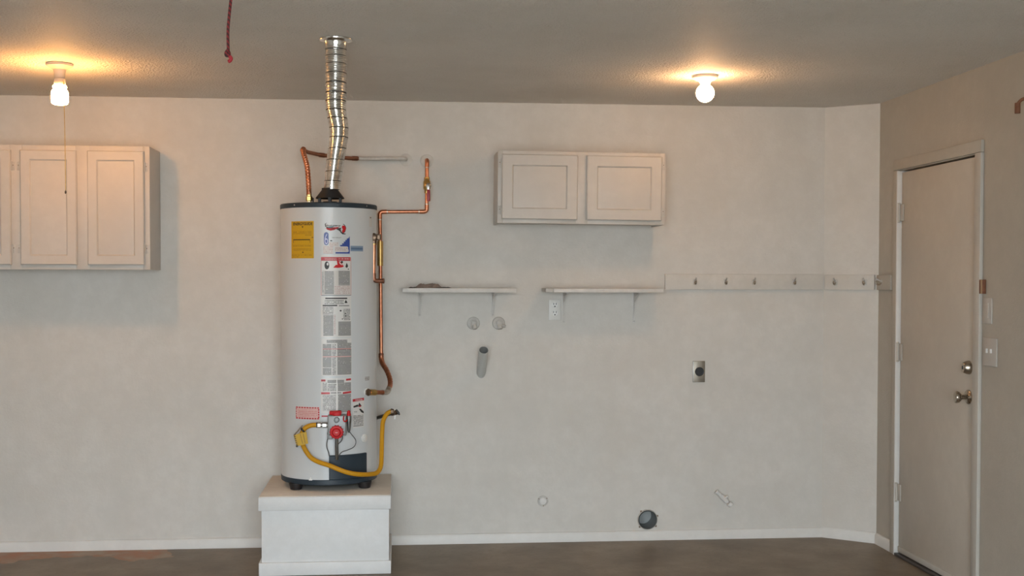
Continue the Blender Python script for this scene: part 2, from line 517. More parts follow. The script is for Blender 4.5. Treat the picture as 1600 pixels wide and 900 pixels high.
# ------------------------------------------------------------------ water heater
XC, YC, RT = -0.3633, -0.300, 0.2463
LID = 1.851
wh = thing('water_heater', (XC, YC, sz), 'tall white cylindrical water heater with dark slate bands on a white stand', 'water heater')
def ring_prof(pr, key, name, n=96, angle=30, c0=True, c1=True):
    return B().lathe(pr, key, (XC, YC, 0), n=n, cap0=c0, cap1=c1).build(name, wh, angle)
ring_prof([(RT - 0.01, 0.446), (RT, 0.448), (RT, 1.832), (RT - 0.01, 1.834)], 'tank', 'tank_jacket')
ring_prof([(RT - 0.02, 1.826), (RT + 0.003, 1.826), (RT + 0.004, 1.832), (RT + 0.004, 1.846), (RT, LID), (RT - 0.02, LID + 0.002), (0.02, LID + 0.004)], 'slate', 'top_lid')
ring_prof([(RT - 0.03, 0.424), (RT - 0.004, 0.424), (RT + 0.002, 0.428), (RT + 0.003, 0.449), (RT + 0.001, 0.453), (RT - 0.01, 0.453)], 'slate', 'bottom_band')
for fx, fy in ((-0.522, -0.470), (-0.176, -0.450), (-0.36, -0.10)):
    B().lathe([(0.024, 0.0), (0.029, 0.003), (0.036, 0.03), (0.036, 0.034)], 'foot', (fx, fy, sz), n=20).build('foot', wh)
dh = B().lathe([(0.043, 0.088), (0.043, 0.078), (0.074, 0.038), (0.074, 0.034), (0.068, 0.034), (0.038, 0.070), (0.034, 0.088)], 'black', (-0.357, YC, LID), n=40)
for k in range(6):
    a = 2 * math.pi * (k + 0.5) / 6
    x, y = -0.357 + 0.062 * math.cos(a), YC + 0.062 * math.sin(a)
    dh.box(x - 0.006, x + 0.006, y - 0.006, y + 0.006, LID + 0.002, LID + 0.042, 'black')
dh.lathe([(0.036, 0.003), (0.036, 0.018), (0.03, 0.018)], 'black', (-0.357, YC, LID), n=32)
dh.build('draft_hood', wh)
for a in (-40, 53):
    d = Vector((math.sin(R(a)), -math.cos(R(a)), 0))
    B().lathe([(0.004, 0), (0.004, 0.002), (0.002, 0.0035)], 'steel', Vector((XC, YC, 1.839)) + d * (RT + 0.0035), d, 10).build('lid_screw', wh)

# --- labels wrapped on the jacket; label grid: u across, v down, 1 unit = about 3.2 mm
def cyl(u, v, lift=0.0):
    a = R(3.2) + math.asin(max(-1, min(1, (u - 513.6) / 74.5)))
    return Vector((XC + (RT + lift) * math.sin(a), YC - (RT + lift) * math.cos(a), 1.757 - (v - 346) * 0.003226))
class Label(B):
    def patch(s, u0, v0, u1, v1, key, lift=0.0006, skew=0.0, n=None):
        n = n or max(1, int((u1 - u0) / 3))
        i = s.mi(key)
        top, bot = [], []
        for k in range(n + 1):
            t = k / n
            u = u0 + (u1 - u0) * t
            top.append((u, v0 + skew * t))
            bot.append((u, v1 + skew * t))
        tv = [s.bm.verts.new(cyl(u, v, lift)) for u, v in top]
        bv = [s.bm.verts.new(cyl(u, v, lift)) for u, v in bot]
        for k in range(n):
            f = s.bm.faces.new((tv[k], bv[k], bv[k + 1], tv[k + 1]))
            f.material_index = i
            f.smooth = True
            for lp, q in zip(f.loops, (top[k], bot[k], bot[k + 1], top[k + 1])):
                lp[s.uv].uv = q
        return s
    def flat(s, pts, key, lift=0.0012):
        i = s.mi(key)
        f = s.bm.faces.new([s.bm.verts.new(cyl(u, v, lift)) for u, v in reversed(pts)])
        r = bmesh.ops.triangulate(s.bm, faces=[f])
        for g in r['faces']:
            g.material_index = i
            g.smooth = True
        return s
    def text(s, body, u0, v1, width, height, key, lift=0.0014, bold=0.0, shear=0.0):
        cu = bpy.data.curves.new('lettering', 'FONT')
        cu.body = body
        cu.offset = bold
        cu.shear = shear
        cu.resolution_u = 3
        ob = bpy.data.objects.new('lettering', cu)
        COL.objects.link(ob)
        dg = bpy.context.evaluated_depsgraph_get()
        me = ob.evaluated_get(dg).to_mesh()
        vs = [v.co.copy() for v in me.vertices]
        ps = [tuple(p.vertices) for p in me.polygons]
        bpy.data.objects.remove(ob, do_unlink=True)
        bpy.data.curves.remove(cu)
        x0, x1 = min(v.x for v in vs), max(v.x for v in vs)
        y0, y1 = min(v.y for v in vs), max(v.y for v in vs)
        i = s.mi(key)
        bv = [s.bm.verts.new(cyl(u0 + (v.x - x0) / (x1 - x0) * width, v1 - (v.y - y0) / (y1 - y0) * height, lift)) for v in vs]
        for p in ps:
            try:
                f = s.bm.faces.new([bv[k] for k in p])
            except ValueError:
                continue
            f.material_index = i
            f.smooth = True
        return s
    def done(s, name, label):
        o = s.build(name, wh, 60, recalc=False)
        o['label'] = label
        return o
def disc(cu, cv, ru, rv, n=14):
    return [(cu + ru * math.cos(2 * math.pi * k / n), cv + rv * math.sin(2 * math.pi * k / n)) for k in range(n)]

L = Label()
L.patch(457, 346, 491, 404, 'amber')
L.text('ENERGYGUIDE', 460, 352.5, 29, 4.6, 'ink', bold=0.03)
L.flat([(473, 354), (475.5, 354), (474.2, 357)], 'ink')
L.patch(459, 361, 488, 365.8, 'printyel', 0.001)
L.patch(478, 366.5, 488, 369.5, 'printyel', 0.001)
L.patch(460, 374.2, 485.5, 375.6, 'ink', 0.001)
L.patch(460, 375.6, 460.7, 380, 'brownink', 0.001)
L.patch(485, 375.6, 485.7, 380, 'brownink', 0.001)
L.flat(disc(489, 371.5, 1.3, 1.1), 'brownink')
L.patch(459, 382.5, 487, 385.5, 'printyel', 0.001)
L.patch(460, 389, 487, 392, 'printyel', 0.001)
L.flat([(473.5, 395.5), (475.8, 395.5), (474.6, 393)], 'ink')
L.patch(458, 397, 488, 400, 'printyel', 0.001)
L.patch(457.5, 401, 468, 403.2, 'printyel', 0.001)
L.done('energy_label', 'bright yellow energy label with black heading')

L = Label()
L.flat([(507.5, 350.5), (509.5, 349.2), (536, 350.2), (538.5, 353), (539.8, 356.5), (538, 363), (535, 364.8), (532.5, 363), (531, 359.5), (532.3, 356.2), (524, 357.2), (518, 358.6), (511, 357), (508, 354.5)], 'ink', 0.0008)
L.flat([(509, 352), (510.3, 351.2), (530, 351.9), (531.6, 353.4), (529, 354.2), (523, 355.4), (517, 356.4), (511.8, 355.4), (509.2, 353.8)], 'paper', 0.0012)
L.text('Envirotemp', 509.6, 354.6, 21.5, 3.0, 'ink', 0.0016, 0.03, 0.2)
L.flat([(511, 356.2), (514, 354.6), (518, 355.2), (522, 354), (518.5, 356.4), (514.5, 357)], 'teal', 0.0015)
L.flat([(508.5, 357), (513, 358.2), (519, 357.6), (525, 355.4), (530, 355), (526, 357.6), (521, 360.2), (516, 361), (511.5, 359.6)], 'redink', 0.0017)
L.flat([(533.6, 353), (537, 352.8), (539.4, 356.5), (537.5, 362), (535, 364.2), (533, 362.4), (534.4, 358.5), (533, 356.2)], 'red', 0.0017)
L.flat([(531, 358), (532, 361.5), (534.5, 365), (539, 365.4), (538.6, 366.4), (534, 366.4), (531, 363.6), (530.2, 360)], 'ink', 0.0013)
# warranty panel
L.flat(disc(509.7, 367.5, 3.6, 4.2, 18)[9:] + [(513.3, 379), (512.4, 382.4), (509.7, 383.8), (507, 382.4), (506.1, 379)], 'blue', 0.0008)
L.text('6', 507.3, 382.2, 4.9, 16.4, 'lilac', 0.0014, -0.01)
L.text('YEAR WARRANTY', 518, 372.6, 14.5, 1.7, 'ink', 0.001)
L.patch(515.5, 375.8, 518.5, 377.4, 'ink', 0.001)
L.patch(514, 379, 528, 385, 'printred', 0.0008)
L.flat([(545, 369), (545, 396.5), (543.4, 396.5), (543.4, 385), (530.5, 385), (530.5, 383), (533.4, 383), (533.4, 380.4), (536, 380.4), (536, 377.8), (538.4, 377.8), (538.4, 375.2), (540.6, 375.2), (540.6, 372.6), (542.8, 372.6)], 'blue', 0.001)
L.patch(521.5, 385.3, 543.3, 393.6, 'paper', 0.0008)
L.patch(522.5, 386, 542.5, 393, 'printred', 0.0011)
L.patch(523.5, 394.2, 545, 396.5, 'blue', 0.0011)
L.patch(505, 385, 520, 397, 'printred', 0.0008)
L.done('brand_label', 'printed brand badge with red swoosh and blue stepped corner')

L = Label()
L.patch(502, 399, 546.5, 461.5, 'palepaper')
L.patch(502, 399, 546.5, 401.8, 'paper', 0.0008)
L.patch(502, 402, 546, 407.6, 'redink', 0.001)
L.text('WARNING', 507, 406.7, 18, 3.4, 'palered', 0.0014, 0.02)
L.patch(528, 403.5, 545, 406.5, 'printbar', 0.0012)
L.patch(503, 408.5, 545.5, 423, 'paper', 0.0009)
L.flat(disc(510.5, 415, 3.6, 6.2, 16), 'ink', 0.0013)
L.flat(disc(511.6, 413, 1.4, 2.3, 10), 'paper', 0.0018)
L.flat([(520, 418.5), (524, 414), (526.5, 414), (525.5, 406.5), (528, 410), (531.5, 409.5), (536, 416.5), (533, 418), (527, 418.8)], 'red', 0.0013)
L.flat(disc(533, 409.8, 1.8, 1.9, 10), 'ink', 0.0018)
L.flat([(540.3, 410.5), (542.4, 416), (540.6, 419), (538.2, 417)], 'ink', 0.0013)
L.flat(disc(542.8, 420.6, 0.9, 0.9, 8), 'ink', 0.0013)
L.patch(507, 424, 521, 460, 'printdense', 0.0009)
L.patch(503, 424, 506, 460, 'print', 0.0009)
L.patch(528, 423, 545, 446, 'printdense', 0.0009)
L.patch(522, 446, 545, 460, 'printred', 0.0009)
for u in (501.6, 546.4):
    L.patch(u, 402, u + 0.6, 461.5, 'palered', 0.0012)
L.patch(502, 461, 547, 461.7, 'ink', 0.0012)
L.done('warning_label', 'white warning label with red header and picture row')

L = Label()
L.patch(501.5, 463, 547, 527, 'paper')
L.patch(508, 465.3, 541, 467.4, 'ink', 0.0009)
L.patch(507, 468.4, 536, 476, 'print', 0.0009)
L.flat([(539, 468.5), (541.5, 473.6), (537, 473.8), (537.6, 471)], 'ink', 0.0013)
L.patch(504, 476.4, 526, 478.4, 'ink', 0.0009)
L.patch(504, 479, 520, 491, 'print', 0.0009)
L.patch(505, 492, 520, 525, 'printdense', 0.0009)
L.patch(520.5, 492, 523.5, 523, 'printred', 0.0009)
L.patch(528.5, 477, 544, 479, 'printdense', 0.0009)
L.flat(disc(531, 485.6, 1.5, 1.3, 9), 'ink', 0.0013)
for u, v in ((538, 490), (533.6, 498.5), (538.6, 494)):
    L.flat(disc(u, v, 0.8, 1.1, 8), 'ink', 0.0013)
L.patch(535, 482, 545.5, 501, 'print', 0.0009)
L.patch(527.5, 502.5, 546.5, 525, 'printdense', 0.0009)
L.done('instruction_label', 'grey printed lighting instructions in two columns')

L = Label()
L.patch(502, 528.5, 547.5, 587.5, 'paper')
L.patch(510, 531, 541, 536, 'printdense', 0.0009)
L.patch(504, 537.5, 517, 586, 'printdense', 0.0009)
L.patch(518, 537, 524, 586, 'print', 0.0009)
L.patch(526, 536, 547, 586, 'printdense', 0.0009)
for v in (544.6, 556.6):
    L.patch(504, v, 546.5, v + 1.3, 'palered', 0.0013)
L.patch(504, 574.2, 524, 575, 'paper', 0.0013)
L.done('operating_label', 'dense grey operating text with two red rules')

L = Label()
L.patch(501, 591, 547.5, 646, 'paper')
for u0, v0, u1, sk in ((501.5, 592.8, 508, 0), (539, 592.4, 546.5, -0.6), (501.5, 612.8, 514.5, 0), (534, 613, 546.8, -1.2)):
    L.patch(u0, v0, u1, v0 + 3, 'redink', 0.001, sk)
L.patch(511, 593.4, 536, 598, 'printdense', 0.0009)
L.patch(504, 598, 510, 611, 'print', 0.0009)
L.patch(511, 599, 525, 611, 'print', 0.0009)
L.patch(526.5, 598, 546.5, 611.5, 'printdense', 0.0009)
L.patch(516, 613, 532, 614.6, 'printdense', 0.0009)
L.patch(504, 617, 523.5, 642, 'print', 0.0009)
L.patch(527, 616, 546.5, 645, 'printdense', 0.0009)
L.patch(524.3, 591, 525.8, 646, 'whitemark', 0.0012)
L.done('gas_safety_label', 'white gas safety sheet with red corner bars')
L = Label()
L.patch(502, 649, 512, 651.3, 'redink', 0.0009)
L.done('red_strip', 'small red printed strip left of the gas valve')

L = Label()
L.patch(463, 636, 499, 655.5, 'pinkpaper')
for k in range(9):
    L.patch(463.5 + 4 * k, 636.3, 466.2 + 4 * k, 638.4, 'redink', 0.0009, n=1)
    L.patch(463.5 + 4 * k, 653, 466.2 + 4 * k, 655.2, 'redink', 0.0009, n=1)
for k in range(4):
    L.patch(463.2, 638.8 + 3.8 * k, 464.4, 641.2 + 3.8 * k, 'redink', 0.0009, n=1)
    L.patch(496.6, 639 + 3.8 * k, 498.8, 641.6 + 3.8 * k, 'redink', 0.0009, n=1)
L.patch(466, 640.5, 495.5, 651.5, 'printpink', 0.0009)
L.done('pink_sticker', 'pale pink caution sticker with dashed red border')

L = Label()
L.patch(549, 625, 566.5, 671, 'paper', skew=-1.0)
L.patch(549, 625, 566.5, 629.2, 'redink', 0.001, -1.0)
L.text('DANGER', 553.4, 628, 11, 2.3, 'paper', 0.0014, 0.02)
L.flat([(550, 636), (557, 633.8), (557.4, 637.2), (550.4, 638.6)], 'ink', 0.0012)
L.flat([(559, 631), (561, 634), (563, 637), (557, 637.4), (558.4, 634)], 'ink', 0.0013)
L.flat(disc(560, 637, 1.8, 1.3, 9), 'redink', 0.0016)
L.flat([(558.5, 641), (561.5, 641.2), (566, 646), (566, 649), (562, 646.5)], 'ink', 0.0012)
L.patch(551, 644.5, 556, 646.5, 'print', 0.0009)
L.patch(550, 651, 565.5, 669, 'print', 0.0009)
L.done('danger_label', 'narrow danger label with red header')
L = Label()
L.patch(546.2, 384, 565.5, 392.5, 'paleblue')
L.patch(547, 387, 565, 389.8, 'midblue', 0.0009)
L.done('blue_sticker', 'small dull blue sticker')
L = Label()
L.patch(568, 591.5, 575.5, 597, 'print')
L.done('grey_sticker', 'tiny grey sticker above the inlet nipple')
L = Label()
L.patch(575, 336, 579.5, 353, 'palepaper', 0.002)
L.flat(disc(577, 338.5, 0.9, 1.2, 8), 'ink', 0.0026)
L.done('hanging_tag', 'narrow grey tag near the lid')
L = Label()
L.patch(483, 748.8, 488, 751, 'whitemark', 0.0036)
L.flat([(485, 746), (486.2, 746), (486.6, 749), (484.6, 749)], 'whitemark', 0.0036)
L.done('band_mark', 'small white maker mark on the lower band')

# --- burner access panel: curved thick plate
def curved_plate(u0, u1, z0, z1, r0, r1, key, n=14, inset=0.003):
    a0, a1 = R(u0), R(u1)
    rows = []
    for k in range(n + 1):
        a = a0 + (a1 - a0) * k / n
        s_, c_ = math.sin(a), -math.cos(a)
        rows.append([Vector((XC + r * s_, YC + r * c_, z)) for r, z in
                     ((r0, z0), (r1 - inset, z0), (r1, z0 + inset), (r1, z1 - inset), (r1 - inset, z1), (r0, z1))])
    return B().rings(rows, key)
o = curved_plate(2.7, 50.5, 0.454, 0.578, RT - 0.002, RT + 0.011, 'slate').build('burner_panel', wh, 30)
o['label'] = 'dark slate curved burner access panel'
# small white cap
d = Vector((math.sin(R(48.9)), -math.cos(R(48.9)), 0))
cb = B().lathe([(0.021, -0.002), (0.021, 0.004), (0.019, 0.006), (0.014, 0.006), (0.012, 0.010), (0.004, 0.011)], 'white', Vector((XC, YC, 0.652)) + d * (RT - 0.001), d, 24)
o = cb.build('access_cap', wh)
o['label'] = 'round white plastic cap right of the gas valve'
# upper element cover stub on the right flank
d = Vector((math.sin(R(72)), -math.cos(R(72)), 0))

# --- gas control valve
gx, gy = -0.309, -0.612
gv = B().box(gx - 0.046, gx + 0.046, gy, -0.536, 0.690, 0.786, 'valvegrey', 0.006, 3)
gv.box(gx - 0.05, gx - 0.02, gy + 0.02, -0.54, 0.664, 0.70, 'valvegrey', 0.005)
gv.box(gx + 0.022, gx + 0.047, gy + 0.006, -0.54, 0.684, 0.70, 'valvegrey', 0.003)
gv.lathe([(0.014, 0), (0.014, 0.02), (0.011, 0.022)], 'valvegrey', (gx, gy - 0.001, 0.765), (0, -1, 0), 18)
g_o = gv.build('gas_control_valve', wh)
g_o['label'] = 'grey metal gas control body with red dial'
dlb = B().lathe([(0.031, 0), (0.0325, 0.003), (0.0325, 0.012), (0.030, 0.016), (0.022, 0.017), (0.019, 0.026), (0.016, 0.029), (0.004, 0.029)], 'red', (gx - 0.0005, gy - 0.001, 0.704), (0, -1, 0), 32)
for k in range(14):
    a = 2 * math.pi * k / 14
    dlb.lathe([(0.0035, 0.001), (0.0035, 0.013), (0.002, 0.015)], 'red', (gx + 0.0325 * math.cos(a), gy - 0.001, 0.704 + 0.0325 * math.sin(a)), (0, -1, 0), 8)
dlb.box(gx - 0.006, gx + 0.006, gy - 0.0312, gy - 0.029, 0.7025, 0.7055, 'pinkpaper')
dlb.build('temperature_dial', g_o)
rc = B().box(gx - 0.037, gx + 0.022, gy + 0.012, gy + 0.05, 0.787, 0.806, 'red', 0.004)
rc.box(gx - 0.02, gx + 0.018, gy + 0.002, gy + 0.02, 0.78, 0.803, 'red', 0.004)
rc.build('red_cap', g_o)
hk = B().tube(smooth([(gx + 0.035, gy - 0.001, 0.782), (gx + 0.034, gy - 0.012, 0.768), (gx + 0.038, gy - 0.014, 0.758), (gx + 0.047, gy - 0.01, 0.758), (gx + 0.05, gy - 0.004, 0.765)]), 0.0032, 'red', 8)
hk.build('pilot_lever', g_o)
nb = B().tube([(gx - 0.046, -0.588, 0.736), (gx - 0.088, -0.596, 0.737)], [0.013, 0.0105], 'steel', 16)
nb.lathe([(0.0125, -0.012), (0.0145, -0.01), (0.0145, 0.01), (0.0125, 0.012)], 'steel', (gx - 0.062, -0.591, 0.7365), (-1, 0, 0), 6)
nb.build('gas_inlet', g_o)
ig = B().lathe([(0.003, -0.055), (0.007, -0.045), (0.0115, 0.0), (0.0125, 0.025), (0.0105, 0.03)], 'iron', (-0.25, -0.585, 0.752), (0, 0, 1), 16)
ig_o = ig.build('igniter_body', wh)
ig_o['label'] = 'tapered grey igniter with red button'
B().lathe([(0.0105, 0.0), (0.0105, 0.008), (0.007, 0.024), (0.003, 0.027)], 'red', (-0.25, -0.585, 0.7815), (0, 0, 1), 16).build('igniter_button', ig_o)
B().tube(smooth([(-0.246, -0.583, 0.700), (-0.238, -0.58, 0.688), (-0.226, -0.572, 0.672), (-0.217, -0.565, 0.655), (-0.218, -0.565, 0.635), (-0.232, -0.57, 0.618), (-0.262, -0.575, 0.606), (-0.285, -0.573, 0.598), (-0.302, -0.566, 0.578)]), 0.0022, 'wire', 8).build('igniter_wire', ig_o)
B().tube([(-0.311, -0.588, 0.69), (-0.311, -0.58, 0.60), (-0.311, -0.562, 0.56)], 0.0085, 'iron', 14).build('burner_tube', wh)
B().tube(smooth([(-0.345, -0.592, 0.688), (-0.355, -0.585, 0.668), (-0.361, -0.575, 0.640), (-0.360, -0.568, 0.618), (-0.353, -0.564, 0.596), (-0.349, -0.556, 0.574)]), 0.0027, 'wire', 8).build('pilot_tube', wh)
B().tube(smooth([(-0.284, -0.59, 0.688), (-0.283, -0.58, 0.668), (-0.291, -0.575, 0.650), (-0.304, -0.575, 0.638), (-0.308, -0.575, 0.62)]), 0.0027, 'wire', 8).build('pilot_tube', wh)
# water inlet nipple on the right flank
d = Vector((math.sin(R(53.7)), -math.cos(R(53.7)), 0))
nb = B().lathe([(0.022, -0.004), (0.022, 0.004), (0.016, 0.006)], 'white', Vector((XC, YC, 0.886)) + d * RT, d, 20)
nb.lathe([(0.014, 0.004), (0.019, 0.005), (0.019, 0.014), (0.014, 0.016)], 'bronze', Vector((XC, YC, 0.886)) + d * RT, d, 6)
nb.build('inlet_nipple', wh)
# relief valve
tx, ty, tz = -0.128, -0.372, 1.683
rv = B().lathe([(0.012, -0.012), (0.020, -0.010), (0.023, 0.0), (0.020, 0.016), (0.012, 0.02)], 'bronze', (tx - 0.004, ty, tz), (-0.3, -1, 0.1), 20)
rv.tube([(tx - 0.03, ty + 0.02, tz), (tx + 0.03, ty + 0.012, tz + 0.001)], 0.015, 'bronze', 16)
rv.tube([(tx, ty, tz), (tx, ty, tz - 0.036)], [0.015, 0.012], 'bronze', 16)
rv.box(tx + 0.012, tx + 0.036, ty - 0.01, ty + 0.02, tz - 0.014, tz + 0.016, 'bronze', 0.005)
r_o = rv.build('relief_valve', wh)
r_o['label'] = 'dark bronze relief valve on the right flank'
B().lathe([(0.012, -0.004), (0.0145, -0.003), (0.0145, 0.003), (0.012, 0.004)], 'brass', (tx, ty, tz - 0.036), (0, 0, 1), 16).build('valve_collar', r_o)
path = elbowed([(tx, ty, tz - 0.036), (tx - 0.002, ty, 1.457), (tx + 0.052, ty - 0.012, 1.457)], 0.03)
dp = B().tube(path, 0.0098, 'copper', 14)
dp.tube(elbowed([(tx - 0.0015, ty, 1.497), (tx - 0.002, ty, 1.457), (tx + 0.05, ty - 0.0115, 1.457)], 0.03), 0.0118, 'copper_dull', 14)
dp.lathe([(0.0118, 0), (0.0135, 0.002), (0.0135, 0.006), (0.009, 0.007)], 'copper_dull', (tx + 0.046, ty - 0.011, 1.457), (1, -0.2, 0), 14)
dp.build('discharge_pipe', r_o)['label'] = 'short copper discharge pipe with elbow'

# ------------------------------------------------------------------ flue duct
FP = [(-0.349, -0.300, 1.933, 77), (-0.338, -0.381, 1.970, 0), (-0.325, -0.516, 2.007, 0), (-0.309, -0.684, 2.049, 0),
      (-0.291, -0.866, 2.086, 0), (-0.276, -1.021, 2.120, 0), (-0.269, -1.156, 2.147, 0), (-0.269, -1.291, 2.173, 0),
      (-0.270, -1.392, 2.195, 0), (-0.267, -1.473, 2.222, 0), (-0.262, -1.540, 2.247, 0), (-0.259, -1.594, 2.279, 0),
      (-0.257, -1.635, 2.312, 0), (-0.256, -1.662, 2.346, 0), (-0.255, -1.682, 2.374, 0), (-0.254, -1.702, 2.402, 0)]
fd = thing('flue_duct', (-0.349, -0.30, 1.93), 'shiny galvanised vent duct rising from the water heater to the ceiling', 'duct')
FR = 0.043
def hring(p, rx, ry, n=36):
    return [Vector((p[0] + rx * math.cos(2 * math.pi * k / n), p[1] + ry * math.sin(2 * math.pi * k / n), p[2])) for k in range(n)]
def depth_radius(i):
    """longer cross-section where the duct leans, so its thickness stays about the same"""
    a, c = Vector(FP[max(i - 1, 0)][:3]), Vector(FP[min(i + 1, len(FP) - 1)][:3])
    v = (c - a).normalized()
    return min(FR / max(v.z, 0.2), 0.075)
ry_ = [FR] + [depth_radius(i) for i in range(1, len(FP) - 1)] + [FR]
for k, (p, q) in enumerate(zip(FP, FP[1:])):
    p3, q3 = Vector(p[:3]), Vector(q[:3])
    b = B()
    upright = (q3 - p3).normalized().z > 0.55
    steps = 4 if upright else max(2, int((q3 - p3).length / 0.018))      # upright ribs added so the leaning duct mirrors the bright opening
    rows = []
    for j in range(steps):
        f0, f1 = j / steps, (j + 1) / steps
        ry = ry_[k] * (1 - f0) + ry_[k + 1] * f0
        c = p3.lerp(q3, f0)
        zt = p3.z + (q3.z - p3.z) * f1
        rr = FR + (0.0012 if j == steps - 1 else 0.0)
        rows.append(hring(c, rr, ry, 36))
        rows.append(hring((c.x, c.y, zt), rr, ry, 36))
    b.rings(rows, 'duct', False, False)
    b.rings([hring(p3 + Vector((0, 0, 0.0006)), FR + 0.0006, ry_[k] + 0.0006), hring(p3 + Vector((0, 0, -0.0010)), FR + 0.0006, ry_[k] + 0.0008)], 'seam', False, False)
    b.build('duct_section', fd, 30)
co = B()
cx, cy = -0.2535, -1.712
co.lathe([(FR + 0.001, 2.396), (FR + 0.001, 2.418), (FR + 0.004, 2.426), (0.066, 2.431), (0.067, 2.4325), (0.067, 2.4385), (0.02, 2.4392)], 'duct', (cx, cy, 0), n=40, cap0=False)
co.build('ceiling_collar', fd)

# ------------------------------------------------------------------ water pipes
cw = thing('cold_water_pipe', (0.038, 0, 2.12), 'copper pipe crossing behind the flue duct and bending down to heater top', 'pipe')
mp = B().tube(elbowed([(-0.216, -0.066, 2.1185), (-0.268, -0.085, 2.117), (-0.417, -0.16, 2.126), (-0.478, -0.24, 2.132), (-0.497, -0.27, 2.141)], 0.03), 0.0105, 'copper_dull', 14)
for a, c in (((-0.222, -0.066, 2.1185), (-0.25, -0.076, 2.118)), ((-0.395, -0.149, 2.1245), (-0.42, -0.162, 2.126))):
    mp.tube([a, c], 0.0125, 'copper_dull', 14)
mp.build('pipe_run', cw)
wp = B().tube(elbowed([(0.037, -0.002, 2.121), (0.037, -0.058, 2.121), (-0.216, -0.066, 2.1185)], 0.025), 0.0105, 'fixture', 14)
wp.lathe([(0.034, 0), (0.034, 0.003), (0.028, 0.007), (0.012, 0.009)], 'wall', (0.038, -0.0005, 2.12), (0, -1, 0), 24)
wp.build('painted_pipe', cw)['label'] = 'end of the run painted over in wall colour'
flexp = smooth([(-0.497, -0.27, 2.141), (-0.494, -0.284, 2.122), (-0.483, -0.295, 2.085), (-0.474, -0.30, 2.045), (-0.469, -0.30, 1.99), (-0.4665, -0.30, 1.935), (-0.465, -0.30, 1.905)], 14)
fr = [0.0125 + (0.0016 if (i // 2) % 2 else 0) for i in range(len(flexp))]
fx = B().tube(flexp, fr, 'copper', 16)
fx.lathe([(0.010, -0.016), (0.015, -0.008), (0.015, 0.006), (0.010, 0.014)], 'copper', (-0.4965, -0.271, 2.140), (0.3, 0.3, 1), 16)
fx.build('flexible_connector', cw)['label'] = 'ribbed copper flexible connector'
ft = B().lathe([(0.013, 0.0), (0.013, 0.018), (0.0175, 0.02), (0.0175, 0.04), (0.013, 0.043), (0.013, 0.058)], 'brass', (-0.465, -0.30, LID + 0.003), n=6)
ft.lathe([(0.012, -0.002), (0.012, 0.02)], 'steel', (-0.465, -0.30, LID + 0.003), n=14)
ft.box(-0.4475, -0.441, -0.306, -0.294, LID + 0.012, LID + 0.038, 'black', 0.002)
ft.build('top_fitting', cw)

hw = thing('hot_water_pipe', (0.154, 0, 2.117), 'copper pipe with red handled shutoff valve running beside the water heater', 'pipe')
hp = B().tube(elbowed([(0.1535, -0.002, 2.116), (0.1535, -0.05, 2.116), (0.152, -0.05, 1.835), (-0.103, -0.062, 1.831), (-0.1005, -0.064, 1.70), (-0.0955, -0.10, 1.030)], 0.022), 0.0098, 'copper', 14)
hp.build('pipe_run', hw)
for pts in ([(0.152, -0.05, 1.872), (0.152, -0.05, 1.835), (0.112, -0.052, 1.8344)], [(-0.066, -0.0604, 1.8316), (-0.103, -0.062, 1.831), (-0.1022, -0.0626, 1.792)],
            [(0.1535, -0.012, 2.116), (0.1535, -0.05, 2.116), (0.153, -0.05, 2.078)]):
    el = B().tube(elbowed(pts, 0.022), 0.0118, 'copper', 14)
    for e in (pts[0], pts[2]):
        v = (Vector(pts[1]) - Vector(e)).normalized()
        el.tube([Vector(e) - v * 0.006, Vector(e) + v * 0.002], 0.0112, 'solder', 14)
    el.build('elbow', hw)

es = B().lathe([(0.036, 0), (0.036, 0.003), (0.03, 0.007), (0.013, 0.009)], 'wall', (0.1535, -0.0005, 2.116), (0, -1, 0), 28)
es.build('wall_flange', hw)
bv = B().lathe([(0.012, -0.052), (0.0145, -0.05), (0.0145, -0.032), (0.0195, -0.024), (0.0195, 0.012), (0.0145, 0.020), (0.0145, 0.036), (0.012, 0.038)], 'brass', (0.1525, -0.05, 1.985), n=12)
bv.lathe([(0.011, 0), (0.011, 0.014), (0.015, 0.016), (0.015, 0.021), (0.008, 0.025)], 'steel', (0.157, -0.066, 1.974), (0.2, -1, 0), 14)
v_o = bv.build('shutoff_valve', hw)
lv = B().box(0.152, 0.166, -0.094, -0.089, 1.945, 1.982, 'steel', 0.002)
lv.box(0.1515, 0.1695, -0.098, -0.088, 1.888, 1.952, 'darkred', 0.004)
lv.build('valve_handle', v_o)['label'] = 'dark red plastic grip'
sl = B().tube([(-0.1005, -0.068, 1.672), (-0.100, -0.074, 1.538)], 0.0155, 'brass', 12)
sl.build('brass_sleeve', hw)['label'] = 'olive brass sleeve on the riser'
lower = smooth([(-0.0958, -0.098, 1.056), (-0.094, -0.104, 1.030), (-0.086, -0.13, 1.008), (-0.066, -0.18, 0.980), (-0.049, -0.23, 0.940), (-0.046, -0.27, 0.908), (-0.052, -0.30, 0.893)], 12)
lr = [0.0125 + (0.0013 if (i // 2) % 2 else 0) for i in range(len(lower))]
fx = B().tube(lower, lr, 'copper', 16)
fx.lathe([(0.011, 0.0), (0.0135, 0.003), (0.0135, 0.022), (0.011, 0.026)], 'copper_dull', (-0.0955, -0.099, 1.040), n=14)
fx.build('flexible_connector', hw)['label'] = 'bowed copper flexible connector'
lo = B().tube(elbowed([(-0.052, -0.30, 0.893), (-0.060, -0.325, 0.874), (-0.085, -0.36, 0.876)], 0.02), 0.0145, 'solder', 14)
lo.tube([(-0.080, -0.355, 0.876), (-0.155, -0.437, 0.885)], 0.012, 'copper', 14)
lo.tube([(-0.122, -0.402, 0.8805), (-0.150, -0.432, 0.8845)], 0.0155, 'brass', 12)
lo.build('lower_elbow', hw)

